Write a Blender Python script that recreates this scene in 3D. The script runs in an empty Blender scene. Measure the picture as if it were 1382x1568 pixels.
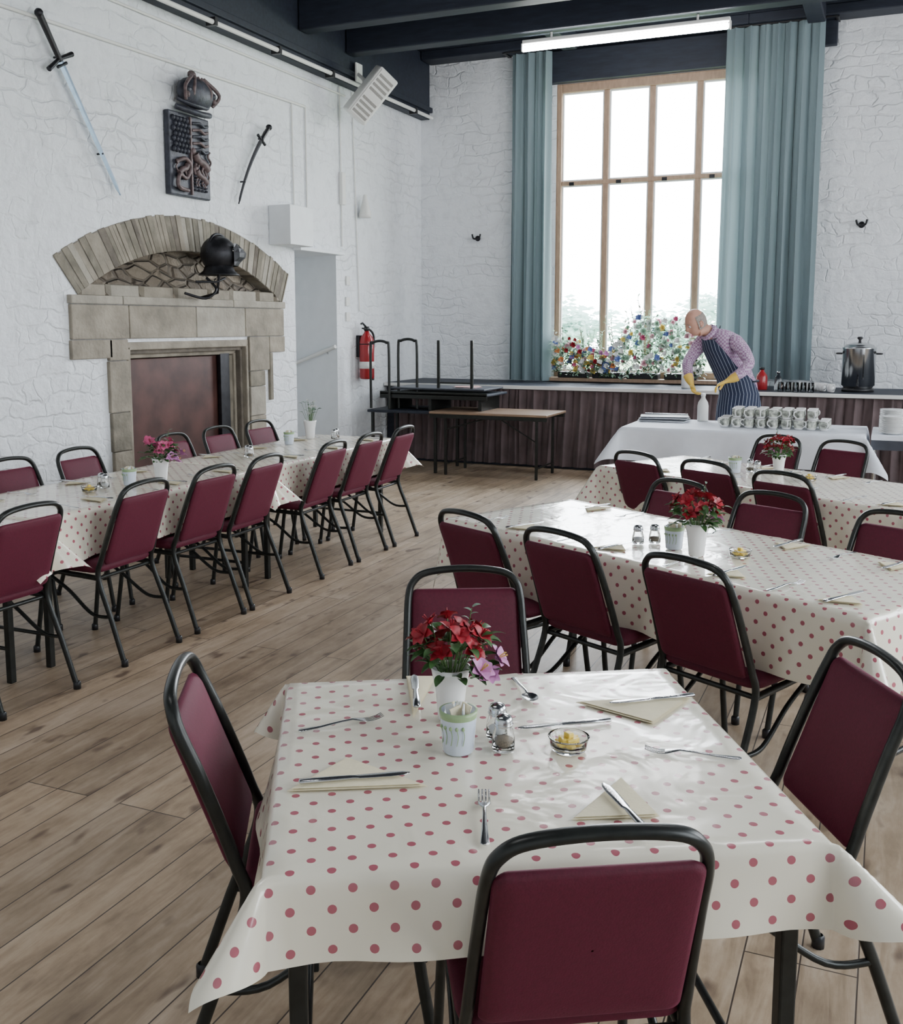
import bpy, bmesh, math, random
from math import sin, cos, pi, radians, hypot, atan2, sqrt, exp
from mathutils import Vector, Matrix, noise
from mathutils.geometry import tessellate_polygon
R = random.Random(7)
scene = bpy.context.scene
COL = scene.collection

# ---------------------------------------------------------------- materials
def newmat(name):
    m = bpy.data.materials.new(name); m.use_nodes = True
    nt = m.node_tree; nt.nodes.clear()
    o = nt.nodes.new('ShaderNodeOutputMaterial'); b = nt.nodes.new('ShaderNodeBsdfPrincipled')
    nt.links.new(b.outputs[0], o.inputs[0])
    return m, nt, b
def N(nt, t, **k):
    n = nt.nodes.new(t)
    for a, v in k.items(): setattr(n, a, v)
    return n
def mat(name, col, rough=.5, metal=0, var=.12, vscale=8, bump=0, bscale=60, bdist=.002, trans=0, ior=1.45, coat=0, emis=0, sheen=0, stretch=(1,1,1), spec=.5):
    m, nt, b = newmat(name)
    tc = N(nt,'ShaderNodeTexCoord'); mp = N(nt,'ShaderNodeMapping'); mp.inputs['Scale'].default_value = stretch
    nt.links.new(tc.outputs['Object'], mp.inputs[0])
    if var > 0:
        no = N(nt,'ShaderNodeTexNoise'); no.inputs['Scale'].default_value = vscale; no.inputs['Detail'].default_value = 5
        nt.links.new(mp.outputs[0], no.inputs[0])
        cr = N(nt,'ShaderNodeValToRGB')
        cr.color_ramp.elements[0].position = .3; cr.color_ramp.elements[1].position = .7
        cr.color_ramp.elements[0].color = (*[c*(1-var) for c in col],1)
        cr.color_ramp.elements[1].color = (*[min(1,c*(1+var)) for c in col],1)
        nt.links.new(no.outputs['Fac'], cr.inputs[0]); nt.links.new(cr.outputs[0], b.inputs['Base Color'])
    else: b.inputs['Base Color'].default_value = (*col,1)
    b.inputs['Roughness'].default_value = rough; b.inputs['Metallic'].default_value = metal
    b.inputs['IOR'].default_value = ior; b.inputs['Transmission Weight'].default_value = trans
    b.inputs['Coat Weight'].default_value = coat; b.inputs['Sheen Weight'].default_value = sheen
    b.inputs['Specular IOR Level'].default_value = spec
    if sheen and col[0]>col[1]*4: b.inputs['Sheen Tint'].default_value=(.9,.15,.35,1)
    if emis: b.inputs['Emission Color'].default_value = (*col,1); b.inputs['Emission Strength'].default_value = emis
    if bump:
        n2 = N(nt,'ShaderNodeTexNoise'); n2.inputs['Scale'].default_value = bscale; n2.inputs['Detail'].default_value = 4
        nt.links.new(mp.outputs[0], n2.inputs[0])
        bp = N(nt,'ShaderNodeBump'); bp.inputs['Strength'].default_value = bump; bp.inputs['Distance'].default_value = bdist
        nt.links.new(n2.outputs['Fac'], bp.inputs['Height']); nt.links.new(bp.outputs[0], b.inputs['Normal'])
    return m

def rubblemat(name, col, col2, sc=(5,5,11), dist=.05, warp=.05):
    m, nt, b = newmat(name); l = nt.links.new
    tc = N(nt,'ShaderNodeTexCoord'); mp = N(nt,'ShaderNodeMapping'); mp.inputs['Scale'].default_value = sc
    no = N(nt,'ShaderNodeTexNoise'); no.inputs['Scale'].default_value = 3.5; l(tc.outputs['Object'], no.inputs[0])
    mixv = N(nt,'ShaderNodeMixRGB', blend_type='ADD'); mixv.inputs[0].default_value = warp
    l(tc.outputs['Object'], mixv.inputs[1]); l(no.outputs['Color'], mixv.inputs[2]); l(mixv.outputs[0], mp.inputs[0])
    vo = N(nt,'ShaderNodeTexVoronoi', feature='DISTANCE_TO_EDGE'); vo.inputs['Scale'].default_value = 1; l(mp.outputs[0], vo.inputs[0])
    mr = N(nt,'ShaderNodeMapRange', interpolation_type='SMOOTHSTEP'); mr.inputs['From Max'].default_value = .13; l(vo.outputs['Distance'], mr.inputs[0])
    vc = N(nt,'ShaderNodeTexVoronoi'); vc.inputs['Scale'].default_value = 1; l(mp.outputs[0], vc.inputs[0])
    sep = N(nt,'ShaderNodeSeparateColor'); l(vc.outputs['Color'], sep.inputs[0])
    n2 = N(nt,'ShaderNodeTexNoise'); n2.inputs['Scale'].default_value = 16; n2.inputs['Detail'].default_value = 6; l(tc.outputs['Object'], n2.inputs[0])
    m3 = N(nt,'ShaderNodeMath', operation='MULTIPLY_ADD'); l(n2.outputs['Fac'], m3.inputs[0]); m3.inputs[1].default_value=.7; l(mr.outputs[0], m3.inputs[2])
    bp = N(nt,'ShaderNodeBump'); bp.inputs['Strength'].default_value = 1; bp.inputs['Distance'].default_value = dist
    l(m3.outputs[0], bp.inputs['Height']); l(bp.outputs[0], b.inputs['Normal'])
    mx = N(nt,'ShaderNodeMixRGB'); l(sep.outputs[0], mx.inputs[0]); mx.inputs[1].default_value=(*col,1); mx.inputs[2].default_value=(*col2,1)
    l(mx.outputs[0], b.inputs['Base Color']); b.inputs['Roughness'].default_value=.85
    return m

def wallmat(name, col):
    m, nt, b = newmat(name); l = nt.links.new
    tc = N(nt,'ShaderNodeTexCoord'); sp = N(nt,'ShaderNodeSeparateXYZ'); l(tc.outputs['Object'], sp.inputs[0])
    ax = N(nt,'ShaderNodeMath', operation='ADD'); l(sp.outputs['X'], ax.inputs[0]); l(sp.outputs['Y'], ax.inputs[1])
    cb = N(nt,'ShaderNodeCombineXYZ'); l(ax.outputs[0], cb.inputs[0]); l(sp.outputs['Z'], cb.inputs[1])
    no = N(nt,'ShaderNodeTexNoise'); no.inputs['Scale'].default_value = 2.9; no.inputs['Detail'].default_value = 3; l(cb.outputs[0], no.inputs[0])
    su = N(nt,'ShaderNodeVectorMath', operation='SUBTRACT'); l(no.outputs['Color'], su.inputs[0]); su.inputs[1].default_value=(.5,.5,.5)
    wa = N(nt,'ShaderNodeVectorMath', operation='MULTIPLY_ADD'); l(su.outputs[0], wa.inputs[0]); wa.inputs[1].default_value=(.55,.24,0); l(cb.outputs[0], wa.inputs[2])
    br = N(nt,'ShaderNodeTexBrick'); br.offset=.37; br.offset_frequency=2; br.squash=.55; br.squash_frequency=3
    l(wa.outputs[0], br.inputs[0]); br.inputs['Scale'].default_value=1; br.inputs['Mortar Size'].default_value=.016; br.inputs['Mortar Smooth'].default_value=1
    br.inputs['Color1'].default_value=(0,0,0,1); br.inputs['Color2'].default_value=(1,1,1,1); br.inputs['Mortar'].default_value=(.4,.4,.4,1)
    br.inputs['Brick Width'].default_value=.27; br.inputs['Row Height'].default_value=.125
    n2 = N(nt,'ShaderNodeTexNoise'); n2.inputs['Scale'].default_value = 7.5; n2.inputs['Detail'].default_value = 7; n2.inputs['Roughness'].default_value=.62; l(tc.outputs['Object'], n2.inputs[0])
    n3 = N(nt,'ShaderNodeTexNoise'); n3.inputs['Scale'].default_value = 1.3; n3.inputs['Detail'].default_value = 3; l(tc.outputs['Object'], n3.inputs[0])
    mr3 = N(nt,'ShaderNodeMapRange'); mr3.inputs['From Min'].default_value=.35; mr3.inputs['From Max'].default_value=.65; mr3.inputs['To Min'].default_value=-.05; mr3.inputs['To Max'].default_value=-.6
    l(n3.outputs['Fac'], mr3.inputs[0])
    mu = N(nt,'ShaderNodeMath', operation='MULTIPLY'); l(br.outputs['Fac'], mu.inputs[0]); l(mr3.outputs[0], mu.inputs[1])
    m2 = N(nt,'ShaderNodeMath', operation='MULTIPLY_ADD'); l(br.outputs['Color'], m2.inputs[0]); m2.inputs[1].default_value=.22; l(mu.outputs[0], m2.inputs[2])
    m3 = N(nt,'ShaderNodeMath', operation='MULTIPLY_ADD'); l(n2.outputs['Fac'], m3.inputs[0]); m3.inputs[1].default_value=2.1; l(m2.outputs[0], m3.inputs[2])
    bp = N(nt,'ShaderNodeBump'); bp.inputs['Strength'].default_value = .75; bp.inputs['Distance'].default_value = .024
    l(m3.outputs[0], bp.inputs['Height']); l(bp.outputs[0], b.inputs['Normal'])
    cr = N(nt,'ShaderNodeValToRGB'); cr.color_ramp.elements[0].position=.3; cr.color_ramp.elements[1].position=.5
    cr.color_ramp.elements[0].color=(*[c*.88 for c in col],1); cr.color_ramp.elements[1].color=(*col,1)
    l(n2.outputs['Fac'], cr.inputs[0]); l(cr.outputs[0], b.inputs['Base Color'])
    b.inputs['Roughness'].default_value=.7
    return m

def floormat():
    m, nt, b = newmat('floorboards'); l = nt.links.new
    tc = N(nt,'ShaderNodeTexCoord'); sp = N(nt,'ShaderNodeSeparateXYZ'); l(tc.outputs['Object'], sp.inputs[0])
    cb = N(nt,'ShaderNodeCombineXYZ'); l(sp.outputs['Y'], cb.inputs[0]); l(sp.outputs['X'], cb.inputs[1])
    br = N(nt,'ShaderNodeTexBrick'); br.offset=.37; br.offset_frequency=3
    l(cb.outputs[0], br.inputs[0]); br.inputs['Scale'].default_value=1
    br.inputs['Color1'].default_value=(0,0,0,1); br.inputs['Color2'].default_value=(1,1,1,1); br.inputs['Mortar'].default_value=(.5,.5,.5,1)
    br.inputs['Mortar Size'].default_value=.0024; br.inputs['Mortar Smooth'].default_value=.2
    br.inputs['Brick Width'].default_value=2.6; br.inputs['Row Height'].default_value=.14
    sc = N(nt,'ShaderNodeMixRGB', blend_type='MULTIPLY'); sc.inputs[0].default_value=1; l(br.outputs['Color'], sc.inputs[1]); sc.inputs[2].default_value=(9,9,9,1)
    def stretched(s):
        mp = N(nt,'ShaderNodeMapping'); mp.inputs['Scale'].default_value=s; l(tc.outputs['Object'], mp.inputs[0])
        ad = N(nt,'ShaderNodeMixRGB', blend_type='ADD'); ad.inputs[0].default_value=1; l(mp.outputs[0], ad.inputs[1]); l(sc.outputs[0], ad.inputs[2]); return ad
    ad = stretched((22,2.6,1))
    g = N(nt,'ShaderNodeTexNoise'); g.inputs['Scale'].default_value=1; g.inputs['Detail'].default_value=8; g.inputs['Roughness'].default_value=.62; g.inputs['Distortion'].default_value=.8; l(ad.outputs[0], g.inputs[0])
    mp3 = N(nt,'ShaderNodeMapping'); mp3.inputs['Scale'].default_value=(2.8,1.3,1); l(tc.outputs['Object'], mp3.inputs[0])
    g3 = N(nt,'ShaderNodeTexNoise'); g3.inputs['Scale'].default_value=1; g3.inputs['Detail'].default_value=8; g3.inputs['Roughness'].default_value=.7; l(mp3.outputs[0], g3.inputs[0])
    gm = N(nt,'ShaderNodeMath', operation='MULTIPLY_ADD'); l(g3.outputs['Fac'], gm.inputs[0]); gm.inputs[1].default_value=.65
    gg = N(nt,'ShaderNodeMath', operation='MULTIPLY'); l(g.outputs['Fac'], gg.inputs[0]); gg.inputs[1].default_value=.4; l(gg.outputs[0], gm.inputs[2])
    cr = N(nt,'ShaderNodeValToRGB'); e=cr.color_ramp.elements
    e[0].position=.37; e[0].color=(.215,.15,.095,1); e[1].position=.67; e[1].color=(.58,.46,.34,1)
    ne=e.new(.51); ne.color=(.40,.295,.195,1)
    l(gm.outputs[0], cr.inputs[0])
    tint = N(nt,'ShaderNodeMixRGB', blend_type='MULTIPLY'); tint.inputs[0].default_value=1
    mr = N(nt,'ShaderNodeMapRange'); mr.inputs['To Min'].default_value=.82; mr.inputs['To Max'].default_value=1.12; l(br.outputs['Color'], mr.inputs[0])
    l(cr.outputs[0], tint.inputs[1]); l(mr.outputs[0], tint.inputs[2])
    ad2 = stretched((11,5.0,1))
    k = N(nt,'ShaderNodeTexNoise'); k.inputs['Scale'].default_value=1; k.inputs['Detail'].default_value=2; l(ad2.outputs[0], k.inputs[0])
    kr = N(nt,'ShaderNodeMapRange'); kr.inputs['From Min'].default_value=.63; kr.inputs['From Max'].default_value=.73; kr.inputs['To Max'].default_value=.8; l(k.outputs['Fac'], kr.inputs[0])
    km = N(nt,'ShaderNodeMixRGB'); l(kr.outputs[0], km.inputs[0]); l(tint.outputs[0], km.inputs[1]); km.inputs[2].default_value=(.10,.06,.04,1)
    mm = N(nt,'ShaderNodeMixRGB'); l(br.outputs['Fac'], mm.inputs[0]); l(km.outputs[0], mm.inputs[1]); mm.inputs[2].default_value=(.06,.042,.03,1)
    l(mm.outputs[0], b.inputs['Base Color'])
    rr = N(nt,'ShaderNodeMapRange'); rr.inputs['To Min'].default_value=.34; rr.inputs['To Max'].default_value=.60; l(g.outputs['Fac'], rr.inputs[0]); l(rr.outputs[0], b.inputs['Roughness'])
    h = N(nt,'ShaderNodeMath', operation='SUBTRACT'); l(g.outputs['Fac'], h.inputs[0]); l(br.outputs['Fac'], h.inputs[1])
    bp = N(nt,'ShaderNodeBump'); bp.inputs['Strength'].default_value=.4; bp.inputs['Distance'].default_value=.004; l(h.outputs[0], bp.inputs['Height']); l(bp.outputs[0], b.inputs['Normal'])
    return m

def clothmat():
    m, nt, b = newmat('polka_dot_vinyl'); l = nt.links.new
    uv = N(nt,'ShaderNodeUVMap')
    def dots(off):
        s = N(nt,'ShaderNodeVectorMath', operation='MULTIPLY_ADD'); l(uv.outputs[0], s.inputs[0]); s.inputs[1].default_value=(1/.069,)*3; s.inputs[2].default_value=(off,off,0)
        fr = N(nt,'ShaderNodeVectorMath', operation='FRACTION'); l(s.outputs[0], fr.inputs[0])
        su = N(nt,'ShaderNodeVectorMath', operation='SUBTRACT'); l(fr.outputs[0], su.inputs[0]); su.inputs[1].default_value=(.5,.5,0)
        mz = N(nt,'ShaderNodeVectorMath', operation='MULTIPLY'); l(su.outputs[0], mz.inputs[0]); mz.inputs[1].default_value=(1,1,0)
        le = N(nt,'ShaderNodeVectorMath', operation='LENGTH'); l(mz.outputs[0], le.inputs[0])
        c = N(nt,'ShaderNodeMath', operation='LESS_THAN'); l(le.outputs['Value'], c.inputs[0]); c.inputs[1].default_value=.114
        return c
    a, c = dots(0), dots(.5)
    mx = N(nt,'ShaderNodeMath', operation='MAXIMUM'); l(a.outputs[0], mx.inputs[0]); l(c.outputs[0], mx.inputs[1])
    mix = N(nt,'ShaderNodeMixRGB'); l(mx.outputs[0], mix.inputs[0]); mix.inputs[1].default_value=(.84,.79,.65,1); mix.inputs[2].default_value=(.42,.12,.15,1)
    l(mix.outputs[0], b.inputs['Base Color'])
    b.inputs['Roughness'].default_value=.22; b.inputs['Coat Weight'].default_value=.4; b.inputs['Coat Roughness'].default_value=.1
    tc = N(nt,'ShaderNodeTexCoord')
    n = N(nt,'ShaderNodeTexNoise'); n.inputs['Scale'].default_value=6; n.inputs['Detail'].default_value=2; n.inputs['Distortion'].default_value=1.2; l(tc.outputs['Object'], n.inputs[0])
    bp = N(nt,'ShaderNodeBump'); bp.inputs['Strength'].default_value=.38; bp.inputs['Distance'].default_value=.011; l(n.outputs['Fac'], bp.inputs['Height'])
    l(bp.outputs[0], b.inputs['Normal']); l(bp.outputs[0], b.inputs['Coat Normal'])
    return m
def stripemat(name, base, line, freq, wid, rough=.8, axis=0):
    m, nt, b = newmat(name); l = nt.links.new
    uv = N(nt,'ShaderNodeUVMap'); sp = N(nt,'ShaderNodeSeparateXYZ'); l(uv.outputs[0], sp.inputs[0])
    a = N(nt,'ShaderNodeMath', operation='MULTIPLY'); l(sp.outputs[axis], a.inputs[0]); a.inputs[1].default_value=freq
    f = N(nt,'ShaderNodeMath', operation='FRACT'); l(a.outputs[0], f.inputs[0])
    c = N(nt,'ShaderNodeMath', operation='LESS_THAN'); l(f.outputs[0], c.inputs[0]); c.inputs[1].default_value=wid
    mix = N(nt,'ShaderNodeMixRGB'); l(c.outputs[0], mix.inputs[0]); mix.inputs[1].default_value=(*base,1); mix.inputs[2].default_value=(*line,1)
    l(mix.outputs[0], b.inputs['Base Color']); b.inputs['Roughness'].default_value=rough
    return m
def gingham():
    m, nt, b = newmat('gingham_shirt'); l = nt.links.new
    tc = N(nt,'ShaderNodeTexCoord'); ch = N(nt,'ShaderNodeTexChecker'); ch.inputs['Scale'].default_value=55
    ch.inputs['Color1'].default_value=(.33,.18,.32,1); ch.inputs['Color2'].default_value=(.56,.44,.58,1)
    l(tc.outputs['Object'], ch.inputs[0]); l(ch.outputs[0], b.inputs['Base Color']); b.inputs['Roughness'].default_value=.85
    return m
def curtainmat(name,col,tf=.2):
    m, nt, b = newmat(name); l = nt.links.new
    b.inputs['Base Color'].default_value=(*col,1); b.inputs['Roughness'].default_value=.85; b.inputs['Sheen Weight'].default_value=.2
    tr=N(nt,'ShaderNodeBsdfTranslucent'); tr.inputs[0].default_value=(*col,1)
    mx=N(nt,'ShaderNodeMixShader'); mx.inputs[0].default_value=tf
    o=[n for n in nt.nodes if n.type=='OUTPUT_MATERIAL'][0]
    l(b.outputs[0],mx.inputs[1]); l(tr.outputs[0],mx.inputs[2]); l(mx.outputs[0],o.inputs[0])
    return m

M = {}
M['wall'] = wallmat('whitewashed_stone', (.83,.86,.89))
M['plaster'] = mat('smooth_white_plaster', (.79,.82,.84), .7, var=.03, bump=.3, bscale=12, bdist=.004)
M['rubble'] = rubblemat('soot_rubble', (.24,.20,.15), (.13,.105,.08))
M['stoneA'] = mat('sandstone_a', (.27,.24,.19), .85, var=.28, vscale=6, bump=.8, bscale=30, bdist=.010)
M['stoneB'] = mat('sandstone_b', (.20,.18,.14), .85, var=.3, vscale=8, bump=.8, bscale=30, bdist=.010)
M['stoneC'] = mat('sandstone_c', (.32,.295,.245), .85, var=.22, vscale=6, bump=.8, bscale=30, bdist=.010)
M['stoneD'] = mat('sandstone_d', (.15,.13,.105), .85, var=.3, vscale=9, bump=.8, bscale=30, bdist=.010)
M['mortar'] = mat('dark_mortar', (.19,.175,.15), .9, var=.2, bump=.4)
M['copper'] = mat('rusty_fire_plate', (.070,.030,.025), .45, .2, var=.45, vscale=4, bump=.2, bscale=20)
M['soot'] = mat('soot', (.03,.028,.027), .9)
M['floor'] = floormat()
M['darkwood'] = mat('dark_painted_beam', (.016,.021,.034), .6, var=.25, vscale=5, bump=.3, bscale=30, stretch=(1,6,6))
M['ceil'] = mat('dark_ceiling_board', (.016,.021,.034), .65, var=.25, vscale=3)
M['winwood'] = mat('glare_paled_window_wood', (.38,.26,.18), .5, var=.15, vscale=10, stretch=(4,4,1))  # wood tone lightened: backlight glare is put into the colour
M['cloth'] = clothmat()
M['maroon'] = mat('maroon_upholstery', (.082,.004,.018), .7, var=.12, vscale=120, bump=.5, bscale=260, bdist=.001, sheen=.12)
M['tube'] = mat('black_enamel_tube', (.022,.024,.022), .32, .35, var=.25, vscale=30)
M['steel'] = mat('polished_steel', (.55,.56,.57), .2, 1, var=.03)
M['blade'] = mat('sword_steel', (.30,.40,.52), .4, .6, var=.1, vscale=20)
M['iron'] = mat('dark_iron', (.028,.028,.032), .45, .7, var=.3, vscale=14, bump=.3, bscale=40)
M['relief'] = mat('blackened_carving', (.035,.038,.052), .5, .15, var=.4, vscale=22, bump=.6, bscale=60, bdist=.004)
M['relief2'] = mat('worn_paint_carving', (.12,.085,.085), .55, .1, var=.5, vscale=25, bump=.5, bscale=60, bdist=.004)
M['white'] = mat('white_ceramic', (.84,.84,.83), .2, var=.02, coat=.3)
M['whitep'] = mat('white_plastic', (.76,.76,.73), .5, var=.03)
M['linen'] = mat('white_linen', (.76,.79,.85), .75, var=.04, bump=.3, bscale=20, bdist=.005)
M['napkin'] = mat('cream_paper_napkin', (.82,.74,.52), .8, var=.04, vscale=30, bump=.3, bscale=120)
M['curtain'] = curtainmat('teal_curtain', (.20,.27,.29),.15)
M['skirt'] = mat('brown_stage_velvet', (.10,.068,.070), .75, var=.3, vscale=5, sheen=.3)
M['glass'] = mat('clear_glass', (.97,.98,.98), .03, var=0, trans=1)
M['butter'] = mat('butter', (.85,.62,.10), .4, var=.08, vscale=60)
M['salt'] = mat('salt', (.85,.85,.85), .9, var=.02)
M['pepper'] = mat('ground_pepper', (.22,.17,.12), .9, var=.4, vscale=400)
M['lblue'] = mat('pale_blue_glaze', (.60,.67,.78), .2, var=.05, coat=.4)
M['greenrim'] = mat('green_rim', (.30,.42,.22), .3, var=.1)
M['redf'] = mat('crimson_petal', (.27,.006,.016), .5, var=.45, vscale=40)
M['pinkf'] = mat('mauve_petal', (.55,.22,.46), .5, var=.25, vscale=40)
M['hotpink'] = mat('pink_petal', (.55,.10,.22), .5, var=.25, vscale=40)
M['whitef'] = mat('white_petal', (.75,.77,.74), .5, var=.08)
M['orangef'] = curtainmat('orange_petal', (.72,.28,.09),.3)
M['yellowf'] = curtainmat('yellow_petal', (.75,.58,.15),.3)
M['bluef'] = mat('blue_petal', (.15,.22,.50), .5, var=.2)
M['palepink'] = curtainmat('pale_pink_petal', (.70,.42,.48),.4)
M['leaf'] = mat('leaf_green', (.045,.11,.03), .5, var=.4, vscale=25)
M['leaf2'] = mat('eucalyptus_leaf', (.18,.27,.20), .6, var=.3, vscale=25)
M['leaf3'] = curtainmat('backlit_pale_leaf', (.36,.52,.40),.5)  # pale green with the window backlight put into the leaf colour
M['stem'] = mat('stem_green', (.09,.17,.05), .6)
M['twig'] = mat('twig_brown', (.16,.09,.05), .7)
M['redpaint'] = mat('red_extinguisher', (.33,.012,.018), .28, var=.05, coat=.4)
M['black'] = mat('black_plastic', (.015,.015,.017), .4, var=.1)
M['tray'] = mat('dark_tray', (.05,.055,.07), .35, var=.2)
M['laminate'] = mat('worn_table_laminate', (.27,.18,.12), .4, var=.2, vscale=6, stretch=(1,8,1))
M['tubelight'] = mat('fluorescent_tube', (1,.99,1), .5, var=0, emis=40)
M['skin'] = mat('skin', (.55,.30,.22), .5, var=.08, vscale=20)
M['hair'] = mat('grey_hair', (.30,.26,.23), .8, var=.25, vscale=80, bump=.6, bscale=150)
M['glove'] = mat('yellow_rubber_glove', (.80,.52,.10), .4, var=.06)
M['shirt'] = gingham()
M['trouser'] = mat('dark_trousers', (.03,.035,.05), .85)
M['apron'] = stripemat('striped_apron', (.018,.026,.062), (.40,.45,.55), 30, .11)
M['eyew'] = mat('eye_white', (.8,.8,.8), .2, var=0)
M['grille'] = mat('speaker_grille', (.30,.29,.27), .6, var=.3, vscale=200)
M['grass'] = mat('lawn', (.30,.38,.22), .9, var=.2, vscale=3)
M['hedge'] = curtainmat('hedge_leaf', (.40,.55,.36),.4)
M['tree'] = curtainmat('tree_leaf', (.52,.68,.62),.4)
M['mugpat'] = mat('floral_mug_glaze', (.46,.48,.42), .25, var=.8, vscale=34)
M['paper'] = mat('papers', (.6,.35,.33), .7, var=.5, vscale=9)

# ---------------------------------------------------------------- mesh builder
class MB:
    def __init__(s): s.v=[]; s.f=[]; s.m=[]; s.sm=[]; s.uv=[]; s.mats=[]
    def mi(s, k):
        if k not in s.mats: s.mats.append(k)
        return s.mats.index(k)
    def add(s, vs, fs, k, smooth=True, T=None, uvs=None):
        o=len(s.v); i=s.mi(k)
        for p in vs:
            p=Vector(p)
            s.v.append(T@p if T else p)
        for f in fs:
            s.f.append([a+o for a in f]); s.m.append(i); s.sm.append(smooth)
            s.uv.append([uvs[a] for a in f] if uvs else [(0,0)]*len(f))
    def grid(s, P, k, smooth=True, T=None, UV=None, closeu=False, closev=False):
        n=len(P); m=len(P[0]); vs=[p for r in P for p in r]; fs=[]
        uvs=[q for r in UV for q in r] if UV else None
        for i in range(n if closeu else n-1):
            for j in range(m if closev else m-1):
                i2=(i+1)%n; j2=(j+1)%m
                fs.append([i*m+j, i2*m+j, i2*m+j2, i*m+j2])
        s.add(vs, fs, k, smooth, T, uvs)
    def box(s, lo, hi, k, bev=.004, T=None, seg=2):
        bm=bmesh.new(); bmesh.ops.create_cube(bm,size=1)
        d=[hi[i]-lo[i] for i in range(3)]; c=[(hi[i]+lo[i])/2 for i in range(3)]
        for v in bm.verts: v.co=Vector((v.co.x*d[0]+c[0], v.co.y*d[1]+c[1], v.co.z*d[2]+c[2]))
        if bev>0: bmesh.ops.bevel(bm, geom=bm.edges[:], offset=min(bev,min(d)*.45), segments=seg, affect='EDGES', profile=.5)
        bm.verts.index_update()
        s.add([v.co.copy() for v in bm.verts], [[v.index for v in f.verts] for f in bm.faces], k, False, T); bm.free()
    def tube(s, pts, r, k, seg=8, flat=1, T=None, caps=True, closed=False, up=None):
        pts=[Vector(p) for p in pts]; n=len(pts)
        rs=r if isinstance(r,(list,tuple)) else [r]*n
        tg=[]
        for i in range(n):
            a=pts[i-1] if (i>0 or closed) else pts[i]; b=pts[(i+1)%n] if (i<n-1 or closed) else pts[i]
            t=(b-a); tg.append(t.normalized() if t.length>1e-9 else Vector((0,0,1)))
        nrm=Vector(up) if up else Vector((0,0,1))
        if abs(nrm.dot(tg[0]))>.95: nrm=Vector((1,0,0)) if abs(tg[0].x)<.9 else Vector((0,1,0))
        P=[]
        for i in range(n):
            nrm=(nrm-tg[i]*nrm.dot(tg[i]))
            nrm=nrm.normalized() if nrm.length>1e-6 else tg[i].orthogonal().normalized()
            bi=tg[i].cross(nrm)
            P.append([pts[i]+(nrm*cos(2*pi*j/seg)*flat+bi*sin(2*pi*j/seg))*rs[i] for j in range(seg)])
        s.grid(P,k,True,T,closev=True,closeu=closed)
        if caps and not closed:
            s.add(P[0],[list(range(seg))],k,True,T); s.add(P[-1],[list(range(seg))[::-1]],k,True,T)
    def lathe(s, prof, k, seg=24, T=None, c=(0,0,0)):
        P=[[Vector((c[0]+r*cos(2*pi*j/seg), c[1]+r*sin(2*pi*j/seg), c[2]+z)) for j in range(seg)] for r,z in prof]
        s.grid(P,k,True,T,closev=True)
    def ell(s, c, r, k, seg=16, T=None, fn=None):
        P=[]
        for i in range(seg//2+1):
            a=pi*i/(seg//2); row=[]
            for j in range(seg):
                b=2*pi*j/seg; n=Vector((sin(a)*cos(b), sin(a)*sin(b), cos(a)))
                p=Vector((n.x*r[0], n.y*r[1], n.z*r[2]))
                if fn: p=fn(n,p)
                row.append(p+Vector(c))
            P.append(row)
        s.grid(P,k,True,T,closev=True)
    def prism(s, poly, a, b, k, ax=0, T=None, bev=0):
        def mk(p,t):
            q=[p[0],p[1]]; q.insert(ax,t); return Vector(q)
        n=len(poly)
        cx=sum(p[0] for p in poly)/n; cy=sum(p[1] for p in poly)/n
        def shr(p,d):
            v=Vector((p[0]-cx,p[1]-cy)); L=v.length
            v=v*((L-d)/L) if L>d else v*0
            return (cx+v.x,cy+v.y)
        rings=[[mk(p,a) for p in poly]]
        if bev:
            sg=1 if b>a else -1
            rings.append([mk(p,b-sg*bev) for p in poly]); rings.append([mk(shr(p,bev),b) for p in poly])
        else: rings.append([mk(p,b) for p in poly])
        s.grid(rings,k,False,T,closev=True)
        s.add(rings[-1],[list(range(n))],k,False,T); s.add(rings[0],[list(range(n))[::-1]],k,False,T)
    def pad(s, outline, fr, th, k, T=None):
        n=len(outline); cx=sum(p[0] for p in outline)/n; cy=sum(p[1] for p in outline)/n
        rings=[]
        for sc,z in ((.01,1.0),(.4,.98),(.75,.9),(.92,.7),(.98,.4),(1,0),(.98,-.4),(.92,-.7),(.75,-.8),(.01,-.8)):
            rings.append([fr(cx+(p[0]-cx)*sc, cy+(p[1]-cy)*sc, z*th/2) for p in outline])
        s.grid(rings,k,True,T,closev=True)
    def mesh(s, name):
        me=bpy.data.meshes.new(name); me.from_pydata([tuple(v) for v in s.v],[],s.f)
        for k in s.mats: me.materials.append(M[k])
        me.polygons.foreach_set('material_index',s.m); me.polygons.foreach_set('use_smooth',s.sm)
        ul=me.uv_layers.new(name='UVMap')
        flat=[c for f in s.uv for q in f for c in q]
        ul.data.foreach_set('uv',flat)
        me.update()
        bm=bmesh.new(); bm.from_mesh(me); bmesh.ops.recalc_face_normals(bm,faces=bm.faces[:]); bm.to_mesh(me); bm.free()
        return me
    def obj(s, name, loc=(0,0,0), rot=0, parent=None, center=False):
        if center and s.v:
            c=Vector(((min(v.x for v in s.v)+max(v.x for v in s.v))/2,(min(v.y for v in s.v)+max(v.y for v in s.v))/2,min(v.z for v in s.v)))
            s.v=[v-c for v in s.v]; loc=tuple(c)
        return put(s.mesh(name),name,loc,rot,parent)
def put(me,name,loc=(0,0,0),rot=0,parent=None):
    o=bpy.data.objects.new(name,me); COL.objects.link(o); o.location=loc
    o.rotation_euler=(0,0,rot)
    if parent: o.parent=parent
    return o
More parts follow.
